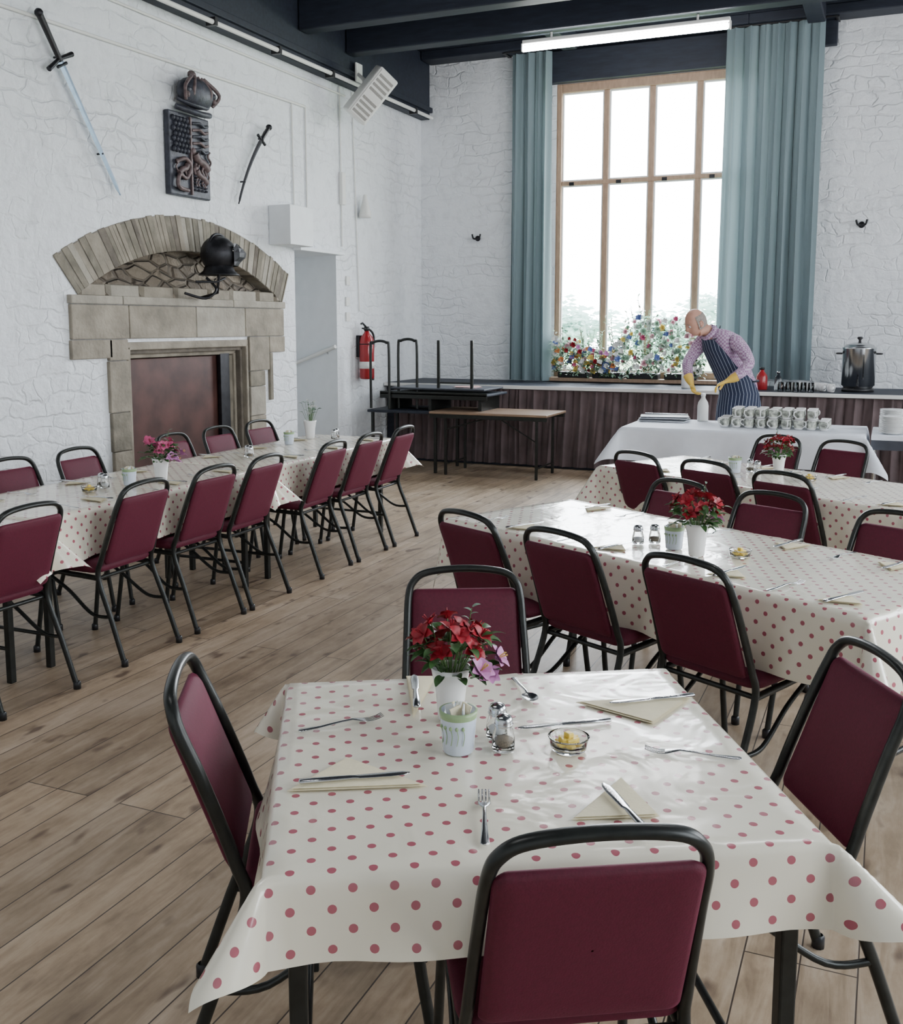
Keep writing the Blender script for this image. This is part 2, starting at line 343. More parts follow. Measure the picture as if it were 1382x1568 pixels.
def smooth_path(pts, n=6, closed=False):
    pts=[Vector(p) for p in pts]; out=[]; m=len(pts)
    for i in range(m if closed else m-1):
        if closed: a,b,c,d=pts[i-1],pts[i],pts[(i+1)%m],pts[(i+2)%m]
        else: a=pts[max(i-1,0)]; b=pts[i]; c=pts[i+1]; d=pts[min(i+2,m-1)]
        for k in range(n):
            t=k/n; out.append(.5*((2*b)+(c-a)*t+(2*a-5*b+4*c-d)*t*t+(3*b-3*c+d-a)*t**3))
    if not closed: out.append(pts[-1])
    return out
def basis(origin, x, z):
    z=Vector(z).normalized(); x=Vector(x); x=(x-z*x.dot(z)).normalized(); y=z.cross(x)
    m=Matrix((( x.x,y.x,z.x,origin[0]),(x.y,y.y,z.y,origin[1]),(x.z,y.z,z.z,origin[2]),(0,0,0,1)))
    return m

# ---------------------------------------------------------------- room shell
XL,XR,YB,YF,ZC=-5.66,3.6,12.1,-2.6,5.0
def wallpoly(name, outer, holes, fr, k):
    polys=[[Vector((p[0],p[1],0)) for p in outer]]+[[Vector((p[0],p[1],0)) for p in h] for h in holes]
    tris=tessellate_polygon(polys); flat=[p for q in polys for p in q]
    mb=MB(); mb.add([fr(p.x,p.y) for p in flat],[list(t) for t in tris],k,False)
    return mb
def arc(yc,zc,Rr,y0,y1,n):
    return [(y0+(y1-y0)*i/n, zc+sqrt(Rr*Rr-(y0+(y1-y0)*i/n-yc)**2)) for i in range(n+1)]
AY=7.36
inner=arc(AY,-.30,2.576,5.95,8.77,24)
mb=wallpoly('wall_left',[(YF,0),(6.48,0),(6.48,1.5),(8.16,1.5),(8.16,0),(9.03,0),(9.03,2.4),(9.88,2.4),(9.88,0),(YB,0),(YB,ZC),(YF,ZC)],
    [[(5.95,1.85)]+inner+[(8.77,1.85)]], lambda a,b:Vector((XL,a,b)),'wall')
def quad(mb,a,b,c,d,k,sm=False): mb.add([a,b,c,d],[[0,1,2,3]],k,sm)
xd=XL-1.1
quad(mb,(XL,9.03,0),(xd,9.03,0),(xd,9.03,2.4),(XL,9.03,2.4),'plaster')
quad(mb,(XL,9.88,0),(xd,10.1,0),(xd,10.1,2.4),(XL,9.88,2.4),'plaster')
quad(mb,(xd,9.03,0),(xd,10.1,0),(xd,10.1,2.4),(xd,9.03,2.4),'plaster')
quad(mb,(XL,9.03,2.4),(XL,9.88,2.4),(xd,10.1,2.4),(xd,9.03,2.4),'plaster')
quad(mb,(XL,9.03,0.001),(XL,9.88,0.001),(xd,10.1,0.001),(xd,9.03,0.001),'floor')
mb.obj('wall_left')
mb=wallpoly('wall_back',[(XL,0),(XR,0),(XR,ZC),(XL,ZC)],[[(-3.85,1.0),(-1.55,1.0),(-1.55,4.5),(-3.85,4.5)]],lambda a,b:Vector((a,YB,b)),'wall')
for a,b in (((-3.85,1.0),(-1.55,1.0)),((-1.55,1.0),(-1.55,4.5)),((-1.55,4.5),(-3.85,4.5)),((-3.85,4.5),(-3.85,1.0))):
    quad(mb,(a[0],YB,a[1]),(b[0],YB,b[1]),(b[0],YB+.3,b[1]),(a[0],YB+.3,a[1]),'winwood')
mb.obj('wall_back')
RW=[(.4,2.8),(4.2,6.6),(8.2,10.6)]
mb=wallpoly('wall_right',[(YF,0),(YB,0),(YB,ZC),(YF,ZC)],[[(a,1.1),(b,1.1),(b,4.2),(a,4.2)] for a,b in RW],lambda a,b:Vector((XR,a,b)),'wall')
for a,b in RW:
    for p,q in (((a,1.1),(b,1.1)),((b,1.1),(b,4.2)),((b,4.2),(a,4.2)),((a,4.2),(a,1.1))):
        quad(mb,(XR,*p),(XR,*q),(XR+.3,*q),(XR+.3,*p),'plaster')
mb.obj('wall_right')
mb=wallpoly('wall_front',[(XL,0),(XR,0),(XR,ZC),(XL,ZC)],[],lambda a,b:Vector((a,YF,b)),'wall')
mb.obj('wall_front')
mb=MB(); quad(mb,(XL-.001,YF,0),(XR,YF,0),(XR,YB,0),(XL-.001,YB,0),'floor'); mb.obj('floor')
mb=MB()
nb=int((YB-YF)/.2)
mb.box((XL-.4,YF-.1,ZC),(XR+.1,YB+.3,ZC+.06),'ceil',0)
for i in range(nb):
    y=YF+i*.2
    mb.box((XL,y+.008,ZC-.012),(XR,y+.192,ZC+.001),'ceil',.004)
mb.obj('ceiling')
for y in (1.0,5.0,9.05,10.0):
    mb=MB(); mb.box((XL+.14,y-.09,4.52),(XR-.02,y+.09,4.985),'darkwood',.012); mb.obj('ceiling_beam',center=True)
for x in (-3.6,-.9,1.8):
    mb=MB(); mb.box((x-.09,YF+.02,4.8),(x+.09,YB-.32,4.98),'darkwood',.012)
    mb.obj('ceiling_joist',center=True)
mb=MB(); mb.box((XL+.002,YF+.01,4.22),(XL+.13,YB-.01,4.985),'darkwood',.01)
mb.box((XL+.13,YF+.01,4.3),(XL+.17,YB-.01,4.36),'darkwood',.005); mb.obj('trim_1')
mb=MB(); mb.box((-1.6,YB-.3,4.88),(XR-.01,YB-.01,4.985),'darkwood',.01); mb.box((XL+.14,YB-.3,4.88),(-1.6,YB-.01,4.985),'darkwood',.01)
mb.box((-4.0,YB-.12,4.5),(-1.45,YB-.004,4.86),'darkwood',.01)
mb.box((-.84,YB-.1,4.62),(-.70,YB-.004,4.88),'darkwood',.01); mb.obj('trim_2')

def window(name, fr, x0,x1,z0,z1,n,tz,wood='winwood'):
    mb=MB(); o=.06
    def bx(a,b,c,d,e=.03): mb.box((a,-e,c),(b,e,d),wood,.008,T=fr)
    bx(x0,x0+o,z0,z1,.05); bx(x1-o,x1,z0,z1,.05); bx(x0+o,x1-o,z1-.10,z1,.05); bx(x0+o,x1-o,z0,z0+.08,.05)
    w=(x1-x0-2*o)/n
    for i in range(1,n): bx(x0+o+w*i-.033,x0+o+w*i+.033,z0+.08,z1-.10)
    bx(x0+o,x1-o,tz-.025,tz+.025,.04)
    for i in range(n):
        a=x0+o+w*i+(.033 if i else 0); b=x0+o+w*(i+1)-(.033 if i<n-1 else 0)
        for c,d in ((z0+.08,tz-.025),(tz+.025,z1-.10)):
            for q in ((a,a+.018,c,d),(b-.018,b,c,d),(a+.018,b-.018,c,c+.018),(a+.018,b-.018,d-.018,d)):
                mb.box((q[0],-.015,q[2]),(q[1],.015,q[3]),'plaster',.003,T=fr)
        mb.box((a+.1,-.05,tz-.03),(a+.16,-.035,tz+.01),'iron',.003,T=fr)
    return mb.obj(name)
window('window_1',Matrix.Translation((0,YB+.06,0)),-3.85,-1.55,1.0,4.5,4,3.34)
for i,(a,b) in enumerate(RW):
    window('window_%d'%(i+2),Matrix.Translation((XR+.15,0,0))@Matrix.Rotation(pi/2,4,'Z'),a,b,1.1,4.2,4,3.2)
mb=MB(); mb.box((-3.9,YB-.2,.955),(-1.5,YB+.06,1.0),'winwood',.006); mb.obj('window_sill',center=True)

# outside
mb=MB(); quad(mb,(-80,12.5,-.6),(60,12.5,-.6),(60,90,-.6),(-80,90,-.6),'grass'); mb.obj('garden_lawn')
def leafball(mb,c,r,n,k,sz):
    for i in range(n):
        d=Vector((R.gauss(0,1),R.gauss(0,1),R.gauss(0,1))).normalized()*r*(R.random()**.4)
        p=Vector(c)+Vector((d.x,d.y,d.z*.8)); T=Matrix.Translation(p)@Matrix.Rotation(R.uniform(0,6.3),4,'Z')@Matrix.Rotation(R.uniform(-1.2,1.2),4,'X')
        s=sz*R.uniform(.6,1.3); mb.add([(-s,0,0),(0,-s*.45,s*.1),(s,0,0),(0,s*.45,s*.1)],[[0,1,2,3]],k,False,T)
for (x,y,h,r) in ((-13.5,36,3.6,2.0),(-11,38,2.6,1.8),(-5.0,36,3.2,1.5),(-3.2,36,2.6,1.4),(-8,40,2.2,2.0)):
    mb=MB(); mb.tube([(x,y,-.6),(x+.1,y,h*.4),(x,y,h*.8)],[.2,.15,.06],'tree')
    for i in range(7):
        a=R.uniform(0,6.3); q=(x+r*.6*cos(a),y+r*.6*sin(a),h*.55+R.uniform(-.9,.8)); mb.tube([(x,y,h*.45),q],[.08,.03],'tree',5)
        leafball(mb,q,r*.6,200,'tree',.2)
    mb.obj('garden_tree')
mb=MB()
for i in range(26):
    x=-18+i*.85; leafball(mb,(x,22+.5*sin(i),.1+R.uniform(-.1,.25)),.75,120,'hedge',.16)
    mb.tube([(x,22,-.6),(x+.05,22,.3)],[.05,.02],'twig',5)
mb.obj('garden_hedge')

# ---------------------------------------------------------------- fireplace
mb=MB(); xs=XL+.03
st=['stoneA','stoneB','stoneB','stoneA','stoneD','stoneB','stoneC']
def arcpt(t,outer):
    if outer: y=5.74+(8.90-5.74)*t; return (y,-.57+sqrt(3.136**2-(y-7.32)**2))
    y=5.97+(8.77-5.97)*t; return (y,-.30+sqrt(2.576**2-(y-AY)**2))
ts=[0]
while ts[-1]<1: ts.append(ts[-1]+R.uniform(.011,.024))
ts[-1]=1
for i in range(len(ts)-1):
    t0=ts[i]+.0008; t1=ts[i+1]-.0008
    j=R.uniform(-.012,.012)
    a=arcpt(t0,0);b=arcpt(t1,0);c=arcpt(t1,1);d=arcpt(t0,1)
    mb.prism([a,b,(c[0],c[1]+j),(d[0],d[1]+j)],XL-.32,XL+.010+R.uniform(-.005,.004),R.choice(st),0,bev=.004)
mb.grid([[Vector((XL+.004,)+arcpt(i/40,0)),Vector((XL+.004,)+arcpt(i/40,1))] for i in range(41)],'mortar',False)
P=[];n=56
for i in range(n+1):
    t=i/n; y=5.92+(8.82-5.92)*t; row=[]
    zt=-.30+sqrt(max(0,2.576**2-(min(max(y,5.97),8.77)-AY)**2))
    for j in range(17):
        q=j/16; zz=1.86+(zt+.02-1.86)*q
        xx=XL-.01-.14*q**1.2+.022*noise.noise(Vector((y*7,zz*13,3)))
        row.append((xx,y,zz))
    P.append(row)
mb.grid(P,'rubble',True)
yy=5.98
while yy<8.7:
    w=R.uniform(.3,.5); w=min(w,8.76-yy)
    mb.prism([(yy+.006,1.862),(yy+w-.006,1.862),(yy+w-.006,1.96),(yy+.006,1.96)],XL-.2,XL+.005,R.choice(['stoneA','stoneC']),0,bev=.03); yy+=w
def blk(y0,y1,z0,z1,k,x=None,x0=None,bev=.008): mb.box((x0 if x0 is not None else XL-.25,y0+.003,z0+.002),(x if x is not None else xs,y1-.003,z1-.002),k,bev)
for y0,y1,k in ((5.87,6.5,'stoneA'),(6.5,7.36,'stoneA'),(7.36,8.1,'stoneC'),(8.1,8.77,'stoneA')): blk(y0,y1,1.53,1.80,k)
for y0,y1,k in ((5.86,6.42,'stoneC'),(6.42,7.9,'stoneC'),(7.9,8.78,'stoneC')): blk(y0,y1,1.80,1.87,k,xs+.015)
blk(5.86,6.30,1.38,1.53,'stoneA'); blk(8.5,8.78,1.37,1.53,'stoneA')
blk(8.16,8.5,1.2,1.53,'stoneA');blk(8.5,8.56,.9,1.37,'stoneB')
z=0
while z<1.5:
    h=min(R.uniform(.25,.42),1.53-z); blk(6.28+R.uniform(-.03,.0),6.48,z,z+h,R.choice(['stoneA','stoneB','stoneC']))
    z+=h
z=0
while z<1.18:
    h=min(R.uniform(.25,.42),1.2-z); blk(8.16,8.42+R.choice([0,.1]),z,z+h,R.choice(['stoneA','stoneB','stoneC'])); z+=h
for k_,(o,xx) in enumerate(((0,.015),(.035,-.03),(.07,-.08))):
    m_='stoneA' if k_%2==0 else 'stoneD'
    blk(6.48+o,8.16-o,1.47-o-.035,1.50-o+.005,m_,XL+xx,XL-.3,.01)
    blk(6.48+o,6.52+o,0,1.47-o,m_,XL+xx,XL-.3,.01); blk(8.12-o,8.16-o,0,1.47-o,m_,XL+xx,XL-.3,.01)
blk(8.0,8.06,0,1.36,'stoneB',XL-.1,XL-.3)
quad(mb,(XL,6.48,0),(XL-.6,6.55,0),(XL-.6,6.55,1.5),(XL,6.48,1.5),'soot'); quad(mb,(XL,8.16,0),(XL-.6,8.1,0),(XL-.6,8.1,1.5),(XL,8.16,1.5),'soot')
quad(mb,(XL-.6,6.5,0),(XL-.6,8.15,0),(XL-.6,8.15,1.5),(XL-.6,6.5,1.5),'soot'); quad(mb,(XL,6.5,1.5),(XL,8.15,1.5),(XL-.6,8.15,1.5),(XL-.6,6.5,1.5),'soot')
quad(mb,(XL,6.5,.003),(XL,8.15,.003),(XL-.6,8.15,.003),(XL-.6,6.5,.003),'soot')
mb.box((XL-.16,6.57,.1),(XL-.13,7.98,1.36),'copper',.006)
mb.box((XL-.12,7.84,.15),(XL-.08,7.98,1.38),'iron',.006)
mb.box((XL-.02,6.3,0.003),(XL+.4,8.4,.05),'stoneB',.015)
mb.obj('fireplace')

mb=MB(); mb.box((XL+.002,8.57,2.42),(XL+.25,9.0,2.80),'plaster',.006); mb.box((XL+.002,9.0,2.395),(XL+.1,9.9,2.43),'plaster',.005); mb.obj('pipe_boxing',center=True)
mb=MB(); mb.tube([(XL-.0,10.0-.16,1.40),(XL-.9,10.0,1.10)],.022,'whitep',8)
for t in (.15,.85): 
    p=Vector((XL-.9*t,9.84+.16*t,1.40-.3*t)); mb.tube([p,p+Vector((0,.06,-.05)),p+Vector((0,.12,-.05))],.008,'steel',6)
mb.obj('handrail')
mb=MB(); cx_=XL+.014
def cond(pts,r=.009): mb.tube([(cx_,a,b) for a,b in pts],r,'whitep',6)
cond([(4.9,3.78),(9.27,3.86)],.014); cond([(9.27,3.86),(9.27,2.82),(9.1,2.80)]); cond([(9.01,3.84),(9.02,2.81)])
cond([(9.98,4.2),(10.0,2.5)]); cond([(10.26,4.2),(10.38,1.8)],.007); cond([(4.6,4.12),(10.1,4.13)],.012)
for q in ((10.12,2.13,.05),(10.11,1.9,.05),(10.11,1.73,.05)): mb.box((XL+.001,q[0]-.04,q[1]-q[2]),(XL+.02,q[0]+.04,q[1]+q[2]),'whitep',.004)
mb.box((XL+.001,9.96,2.95),(XL+.05,10.04,3.3),'whitep',.01)
mb.obj('cable_conduit')
mb=MB(); T=basis((XL+.08,10.42,2.85),(0,1,0),(0,0,1)); mb.lathe([(.0,.26),(.02,.25),(.03,.2),(.07,.04),(.07,0),(0,0)],'whitep',14,T); mb.obj('wall_sensor')
mb=MB(); mb.tube([(XL+.2,1.0,4.22),(XL+.2,6,4.2),(XL+.2,9.6,4.22),(XL+.2,12,4.22)],.022,'whitep',8)
for y in (2,4,5.5,6.5,7.5,8.5,9.5,10.5,11.5): mb.box((XL+.13,y-.02,4.18),(XL+.23,y+.02,4.25),'black',.003)
mb.obj('service_pipe')

def sword(tip, hilt, name, curved=0, guard=.14):
    mb=MB(); h=Vector((XL+.07,*hilt)); t=Vector((XL+.05,*tip)); d=(t-h).normalized(); L=(t-h).length
    pr=Vector((0,-d.z,d.y)); gl=L*(.24 if not curved else .2)
    def pt(s,off=0): return h+d*s+pr*(curved*(4*(s/L)*(1-s/L))+off)
    if not curved:
        mb.tube([pt(0),pt(gl)],[.026,.02],'black',10); mb.ell(pt(-.01),(.032,.032,.032),'iron',10)
        mb.tube([pt(gl,-guard),pt(gl-.02,0),pt(gl,guard)],[.02,.014,.02],'iron',8)
        mb.tube([pt(gl+.02,-.05),pt(gl+.03,.05)],.012,'iron',8)
    else:
        mb.tube([pt(gl*i/6) for i in range(7)],[.022,.02,.02,.022,.02,.02,.022],'black',10)
        mb.ell(pt(0),(.03,.035,.03),'iron',10); mb.tube([pt(gl,-.07),pt(gl,.07)],.014,'iron',8)
    n=16; k='blade' if not curved else 'iron'
    P=[]
    for i in range(n+1):
        s=gl+(L-gl)*i/n; w=(.030 if not curved else .026)*(1-.35*i/n) if i<n else .002
        P.append([pt(s,-w),pt(s)+Vector((.008,0,0)),pt(s,w),pt(s)-Vector((.008,0,0))])
    mb.grid(P,k,False,closev=True)
    for s in (gl*.9,L*.75): mb.tube([pt(s)-Vector((.045,0,0)),pt(s)+Vector((.012,0,0))],.008,'iron',6)
    mb.obj(name)
sword((6.43,2.65),(5.66,3.80),'wall_sword')
sword((8.01,2.75),(8.51,3.52),'wall_sabre',curved=-.05)
mb=MB(); y0,y1,z0,z1=7.03,7.58,2.73,3.42; xb=XL+.06
mb.box((XL+.006,y0,z0),(xb,y1,z1),'relief',.012)
def rel(y,z,ry,rz,k='relief',d=.03): mb.ell((xb,y,z),(d,ry,rz),k,10)
mb.box((xb-.01,7.295,z0+.02),(xb+.02,7.315,z1-.02),'relief2',.004)
for i in range(7):
    for j in range(5): rel(7.08+j*.045+(i%2)*.02,3.36-i*.042,.02,.026)
for i in range(5):
    mb.tube([(xb+.006,7.33,3.35-i*.055),(xb+.022,7.42,3.365-i*.055),(xb+.022,7.48,3.34-i*.055),(xb+.006,7.55,3.36-i*.055)],.013,'relief2' if i%2 else 'relief',6)
def lion(cy,cz,s,f=1):
    B=lambda a,b:(xb+.015,cy+f*a*s,cz+b*s)
    mb.tube(smooth_path([B(-.09,-.04),B(-.03,.01),B(.04,.03),B(.08,.08)],4),[.03*s*1.2]*13,'relief2',8)
    mb.ell(B(.1,.1),(.02,.032*s,.032*s),'relief2',10)
    for a in (-.08,-.04,.03,.07): mb.tube([B(a,0),B(a+.03,-.05),B(a+.01,-.09)],[.014*s,.011*s,.014*s],'relief2',6)
    mb.tube(smooth_path([B(-.09,-.03),B(-.14,.03),B(-.10,.08),B(-.13,.12)],4),.009*s,'relief2',6)
lion(7.43,3.02,1.0,-1); lion(7.43,2.90,.8,-1)
for i in range(6):
    for j in range(4): rel(7.35+j*.05,2.80+i*.028,.022,.012,'relief')
mb.tube(smooth_path([(xb+.01,7.10,3.0),(xb+.03,7.2,3.04),(xb+.03,7.27,2.98),(xb+.02,7.22,2.88),(xb+.03,7.12,2.9),(xb+.03,7.1,2.80),(xb+.02,7.24,2.78)],5),.018,'relief2',6)
lion(7.19,2.94,.7)
cy=7.36
mb.tube(smooth_path([(xb,cy-.23,3.46),(xb+.05,cy-.12,3.44),(xb+.07,cy,3.43),(xb+.05,cy+.12,3.44),(xb,cy+.23,3.46)],5),.026,'relief',8)
mb.tube(smooth_path([(xb,cy-.21,3.53),(xb+.05,cy-.12,3.50),(xb+.07,cy,3.49),(xb+.05,cy+.12,3.50),(xb,cy+.21,3.53)],5),.020,'relief',8)
mb.ell((XL+.096,cy,3.60),(.09,.235,.13),'relief',18)
for a in (-.2,-.1,0,.1,.2):
    mb.tube(smooth_path([(xb+.07,cy+a*.9,3.52),(xb+.11,cy+a*1.15,3.62),(xb+.06,cy+a*.4,3.73)],5),.016,'relief2',6); mb.ell((xb+.09,cy+a*.9,3.56),(.02,.024,.03),'relief2',8)
for a in (-.17,-.06,.06,.17): mb.ell((xb+.09,cy+a,3.60),(.025,.035,.03),'relief',8)
mb.ell((xb,cy,3.76),(.03,.05,.035),'relief2',10)
mb.obj('carved_coat_of_arms')
# helmet
mb=MB(); hc=Vector((XL+.24,7.42,2.25))
mb.ell(hc,(.15,.17,.16),'iron',20)
mb.tube(smooth_path([hc+Vector((.0,-.165,.0)),hc+Vector((0,-.1,.135)),hc+Vector((0,0,.172)),hc+Vector((0,.1,.135)),hc+Vector((0,.17,0))],5),.012,'iron',6)
mb.lathe([(.12,-.10),(.135,-.14),(.17,-.17),(.18,-.18),(.16,-.175),(.11,-.12)],'iron',20,T=Matrix.Translation(hc))
P=[]
for i in range(9):
    a=-1.2+2.4*i/8; q=[]
    for j in range(6):
        t=j/5; r=.165+.11*(1-abs(a)/1.2)*sin(pi*min(1,t*1.1)); z=.09-.19*t
        d=Vector((sin(a+.4),cos(a+.4),0))
        q.append(hc+d*r+Vector((0,0,z)))
    P.append(q)
mb.grid(P,'iron',False)
mb.ell(hc+Vector((.14,.02,.03)),(.02,.02,.02),'steel',8)
mb.tube(smooth_path([hc+Vector((-.1,-.05,-.2)),hc+Vector((-.02,-.02,-.3)),hc+Vector((-.06,-.12,-.38)),hc+Vector((-.14,-.3,-.34))],5),.012,'iron',6)
mb.tube([hc+Vector((-.0,0,-.15)),hc+Vector((-.02,0,-.33)),hc+Vector((-.20,0,-.37))],.012,'iron',6)
mb.tube([hc+Vector((-.1,-.2,-.24)),hc+Vector((0,-.05,-.24)),hc+Vector((-.05,.15,-.2))],.01,'iron',6)
mb.obj('knight_helmet')
# loudspeaker
ax=Vector((.58,.26,.77)).normalized(); nn=Vector((.55,-.62,-.42)); nn=(nn-ax*nn.dot(ax)).normalized()
T=basis((-5.22,9.9,4.06),ax,nn)
mb=MB(); mb.box((-.29,-.13,-.10),(.29,.13,.08),'whitep',.02,T=T); mb.box((-.27,-.11,.08),(.27,.11,.09),'whitep',.008,T=T)
for i in range(9):
    if i!=4: mb.box((-.25+i*.056,-.095,.088),(-.22+i*.056,.095,.094),'grille',.003,T=T)
q=Vector((-5.22,9.9,4.06))
mb.tube([q-nn*.08,Vector((-5.36,10.0,4.26)),Vector((XL+.16,10.12,4.36))],.02,'whitep',8); mb.box((XL+.17,10.05,4.26),(XL+.19,10.19,4.46),'whitep',.005)
mb.obj('loudspeaker')
# extinguisher
mb=MB(); T=Matrix.Translation((XL+.115,10.36,1.02))
mb.lathe([(0,.0),(.075,.0),(.085,.02),(.085,.42),(.07,.48),(.035,.52),(.025,.55),(0,.55)],'redpaint',24,T)
mb.lathe([(.0855,.12),(.087,.12),(.087,.2),(.0855,.2)],'whitep',24,T)
mb.lathe([(0,.55),(.03,.55),(.03,.6),(0,.6)],'black',12,T)
mb.tube([(0,-.02,.6),(0,-.1,.64),(0,-.13,.63)],.012,'black',6,T=T); mb.tube([(0,-.02,.57),(0,-.1,.58)],.01,'black',6,T=T)
mb.tube(smooth_path([(0,.03,.58),(.02,.13,.5),(.02,.12,.3),(.02,.1,.1)],6),.013,'black',8,T=T); mb.tube([(.02,.1,.12),(.02,.098,-.02)],[.016,.022],'black',8,T=T)
mb.box((-.112,-.05,.25),(-.07,.05,.5),'iron',.004,T=T)
mb.tube([(.085*cos(a),.085*sin(a),.4) for a in [i*pi/8 for i in range(17)]],.006,'iron',6,T=T)
mb.obj('fire_extinguisher')
for x,z in ((-4.87,2.72),(-.37,2.72)):
    mb=MB(); T=Matrix.Translation((x,YB-.004,z)); mb.lathe([(0,0),(.035,0),(.035,.01),(0,.012)],'iron',12,T@Matrix.Rotation(pi/2,4,'X'))
    mb.tube([(0,-.01,0),(0,-.05,-.01),(0,-.06,.0)],.012,'iron',6,T=T)
    for s in (-1,1): mb.tube(smooth_path([(0,-.05,-.01),(s*.04,-.06,.0),(s*.055,-.06,.05)],4),.011,'iron',6,T=T)
    mb.obj('coat_hook')

# curtains
def curtain(name,x0,x1,z0,z1,y,npl,k='curtain',amp=.045,seed=0,bot=1.0,n=None,nz=26):
    mb=MB(); n=n or npl*12; P=[]
    for i in range(n+1):
        t=i/n; row=[]
        for j in range(nz+1):
            q=j/nz; z=z1+(z0-z1)*q
            ph=2*pi*npl*t+.9*sin(t*7+seed)+.25*sin(q*3+t*5+seed)
            a=amp*(.55+.45*q)*(1+.35*sin(t*13+seed*2))
            if q<.02: a*=.8
            x=x0+(x1-x0)*t+ .012*sin(ph*2)+ (t-.5)*(bot-1)*(x1-x0)*q
            row.append((x, y+a*sin(ph)+.012*sin(ph*2.3+q*4), z))
        P.append(row)
    mb.grid(P,k,True)
    return mb
curtain('c',-4.35,-3.86,.96,4.84,11.86,4,seed=1,bot=1.08,amp=.06,n=60).obj('window_curtain')
curtain('c',-1.85,-.82,1.03,4.86,11.86,7,seed=2.4,bot=1.02,amp=.065,n=100).obj('window_curtain')
mb=MB(); mb.tube([(-4.45,11.86,4.872),(-.7,11.86,4.872)],.010,'black',8)
for x in (-4.45,-.7,-2.6): mb.box((x-.02,11.86,4.862),(x+.02,YB-.02,4.879),'black',.004)
mb.obj('curtain_rail')
# stage
mb=MB(); mb.box((XL+.01,11.0,.90),(XR-.01,YB-.005,.945),'darkwood',.006); mb.box((XL+.01,10.985,.905),(XR-.01,11.0,.945),'whitep',.003)
mb.box((XL+.01,11.07,.0),(XR-.01,11.12,.9),'darkwood',.004)
for x in (-5.3,-3.5,-1.7,.1,1.9,3.4): mb.box((x-.04,11.0+.1,0),(x+.04,11.18,.9),'darkwood',.005)
mb.obj('stage')
curtain('s',-3.9,3.4,.03,.90,11.025,40,'skirt',.026,seed=4,n=560,nz=12).obj('stage_skirt')
curtain('s',-5.55,-3.9,.03,.90,11.03,10,'skirt',.020,seed=2,n=140,nz=12).obj('stage_skirt')
def ceilight(x0,x1,y,z):
    mb=MB(); mb.box((x0,y-.025,z+.04),(x1,y+.025,z+.08),'whitep',.008); mb.tube([(x0+.02,y,z),(x1-.02,y,z)],.030,'tubelight',12)
    for x in (x0,x1): mb.box((x-.008,y-.028,z-.03),(x+.008,y+.028,z+.05),'whitep',.006)
    for x in (x0+.3,x1-.3): mb.tube([(x,y,z+.08),(x,y,z+.13)],.012,'whitep',8)
    return mb.obj('fluorescent_or_fill_light',center=True)
ceilight(-3.55,-1.52,10.0,4.385); ceilight(-1.0,.9,5.0,4.385); ceilight(-3.2,-1.2,1.0,4.385)  # tube by the window is real; the others are unseen, added as fill

# ---------------------------------------------------------------- chair
def chair_mesh():
    mb=MB()
    half=[(.205,-.315,0.012),(.20,-.24,.22),(.195,-.165,.42),(.19,-.185,.52),(.182,-.25,.70),(.176,-.292,.80),(.160,-.308,.845),(.115,-.318,.872),(0,-.322,.882)]
    path=half+[(-p[0],p[1],p[2]) for p in half[-2::-1]]
    mb.tube(smooth_path(path,6),.0145,'tube',10,flat=.8,up=(1,0,0))
    for sx in (-1,1):
        mb.tube(smooth_path([(sx*.205,.245,.012),(sx*.20,.215,.2),(sx*.195,.185,.37),(sx*.19,.13,.425),(sx*.19,0,.425),(sx*.195,-.165,.42)],6),.0135,'tube',10,flat=.8,up=(1,0,0))
        mb.tube(smooth_path([(sx*.188,.16,.41),(sx*.19,.03,.34),(sx*.2,-.12,.24),(sx*.2,-.235,.235)],6),.009,'tube',8)
        for y in (-.316,.246): mb.lathe([(0,0),(.017,0),(.017,.03),(.012,.035)],'black',10,c=(sx*.205,y,0))
        for z,y in ((.56,-.2),(.76,-.272)): mb.ell((sx*.155,y-.020,z),(.005,.004,.005),'iron',8)
    mb.tube([(-.19,.13,.415),(.19,.13,.415)],.010,'tube',8); mb.tube([(-.19,-.15,.415),(.19,-.15,.415)],.010,'tube',8)
    def rr(w,d,r,yc,n=6):
        o=[]
        for (cx,cy,a0) in ((w-r,d-r,0),(-(w-r),d-r,pi/2),(-(w-r),-(d-r),pi),(w-r,-(d-r),1.5*pi)):
            for i in range(n+1):
                a=a0+pi/2*i/n; o.append((cx+r*cos(a),cy+r*sin(a)+yc))
        return o
    mb.pad(rr(.205,.205,.05,.035),lambda x,y,z:Vector((x,y,.462+z-.01*((y-.2)*3)**2*(y>.2))),.058,'maroon')
    out=rr(.170,.168,.022,0)
    def fr(x,y,z):
        h=.650+y; t=(h-.49)/.36
        crown=.010*(1-(x/.172)**2)*max(0,y/.175)
        yy=-.17-.135*t; w=1+.035*(1-t)
        return Vector((x*w, yy+z-.018, h+crown))
    mb.pad(out,fr,.042,'maroon')
    return mb.mesh('dining_chair')
CH=chair_mesh()
def chair(tx,ty,fx,fy,jit=.04):
    L_=hypot(fx,fy); fx/=L_; fy/=L_
    a=atan2(-fx,fy)+R.uniform(-jit,jit)
    put(CH,'dining_chair',(tx+.315*fx,ty+.315*fy,0),a)

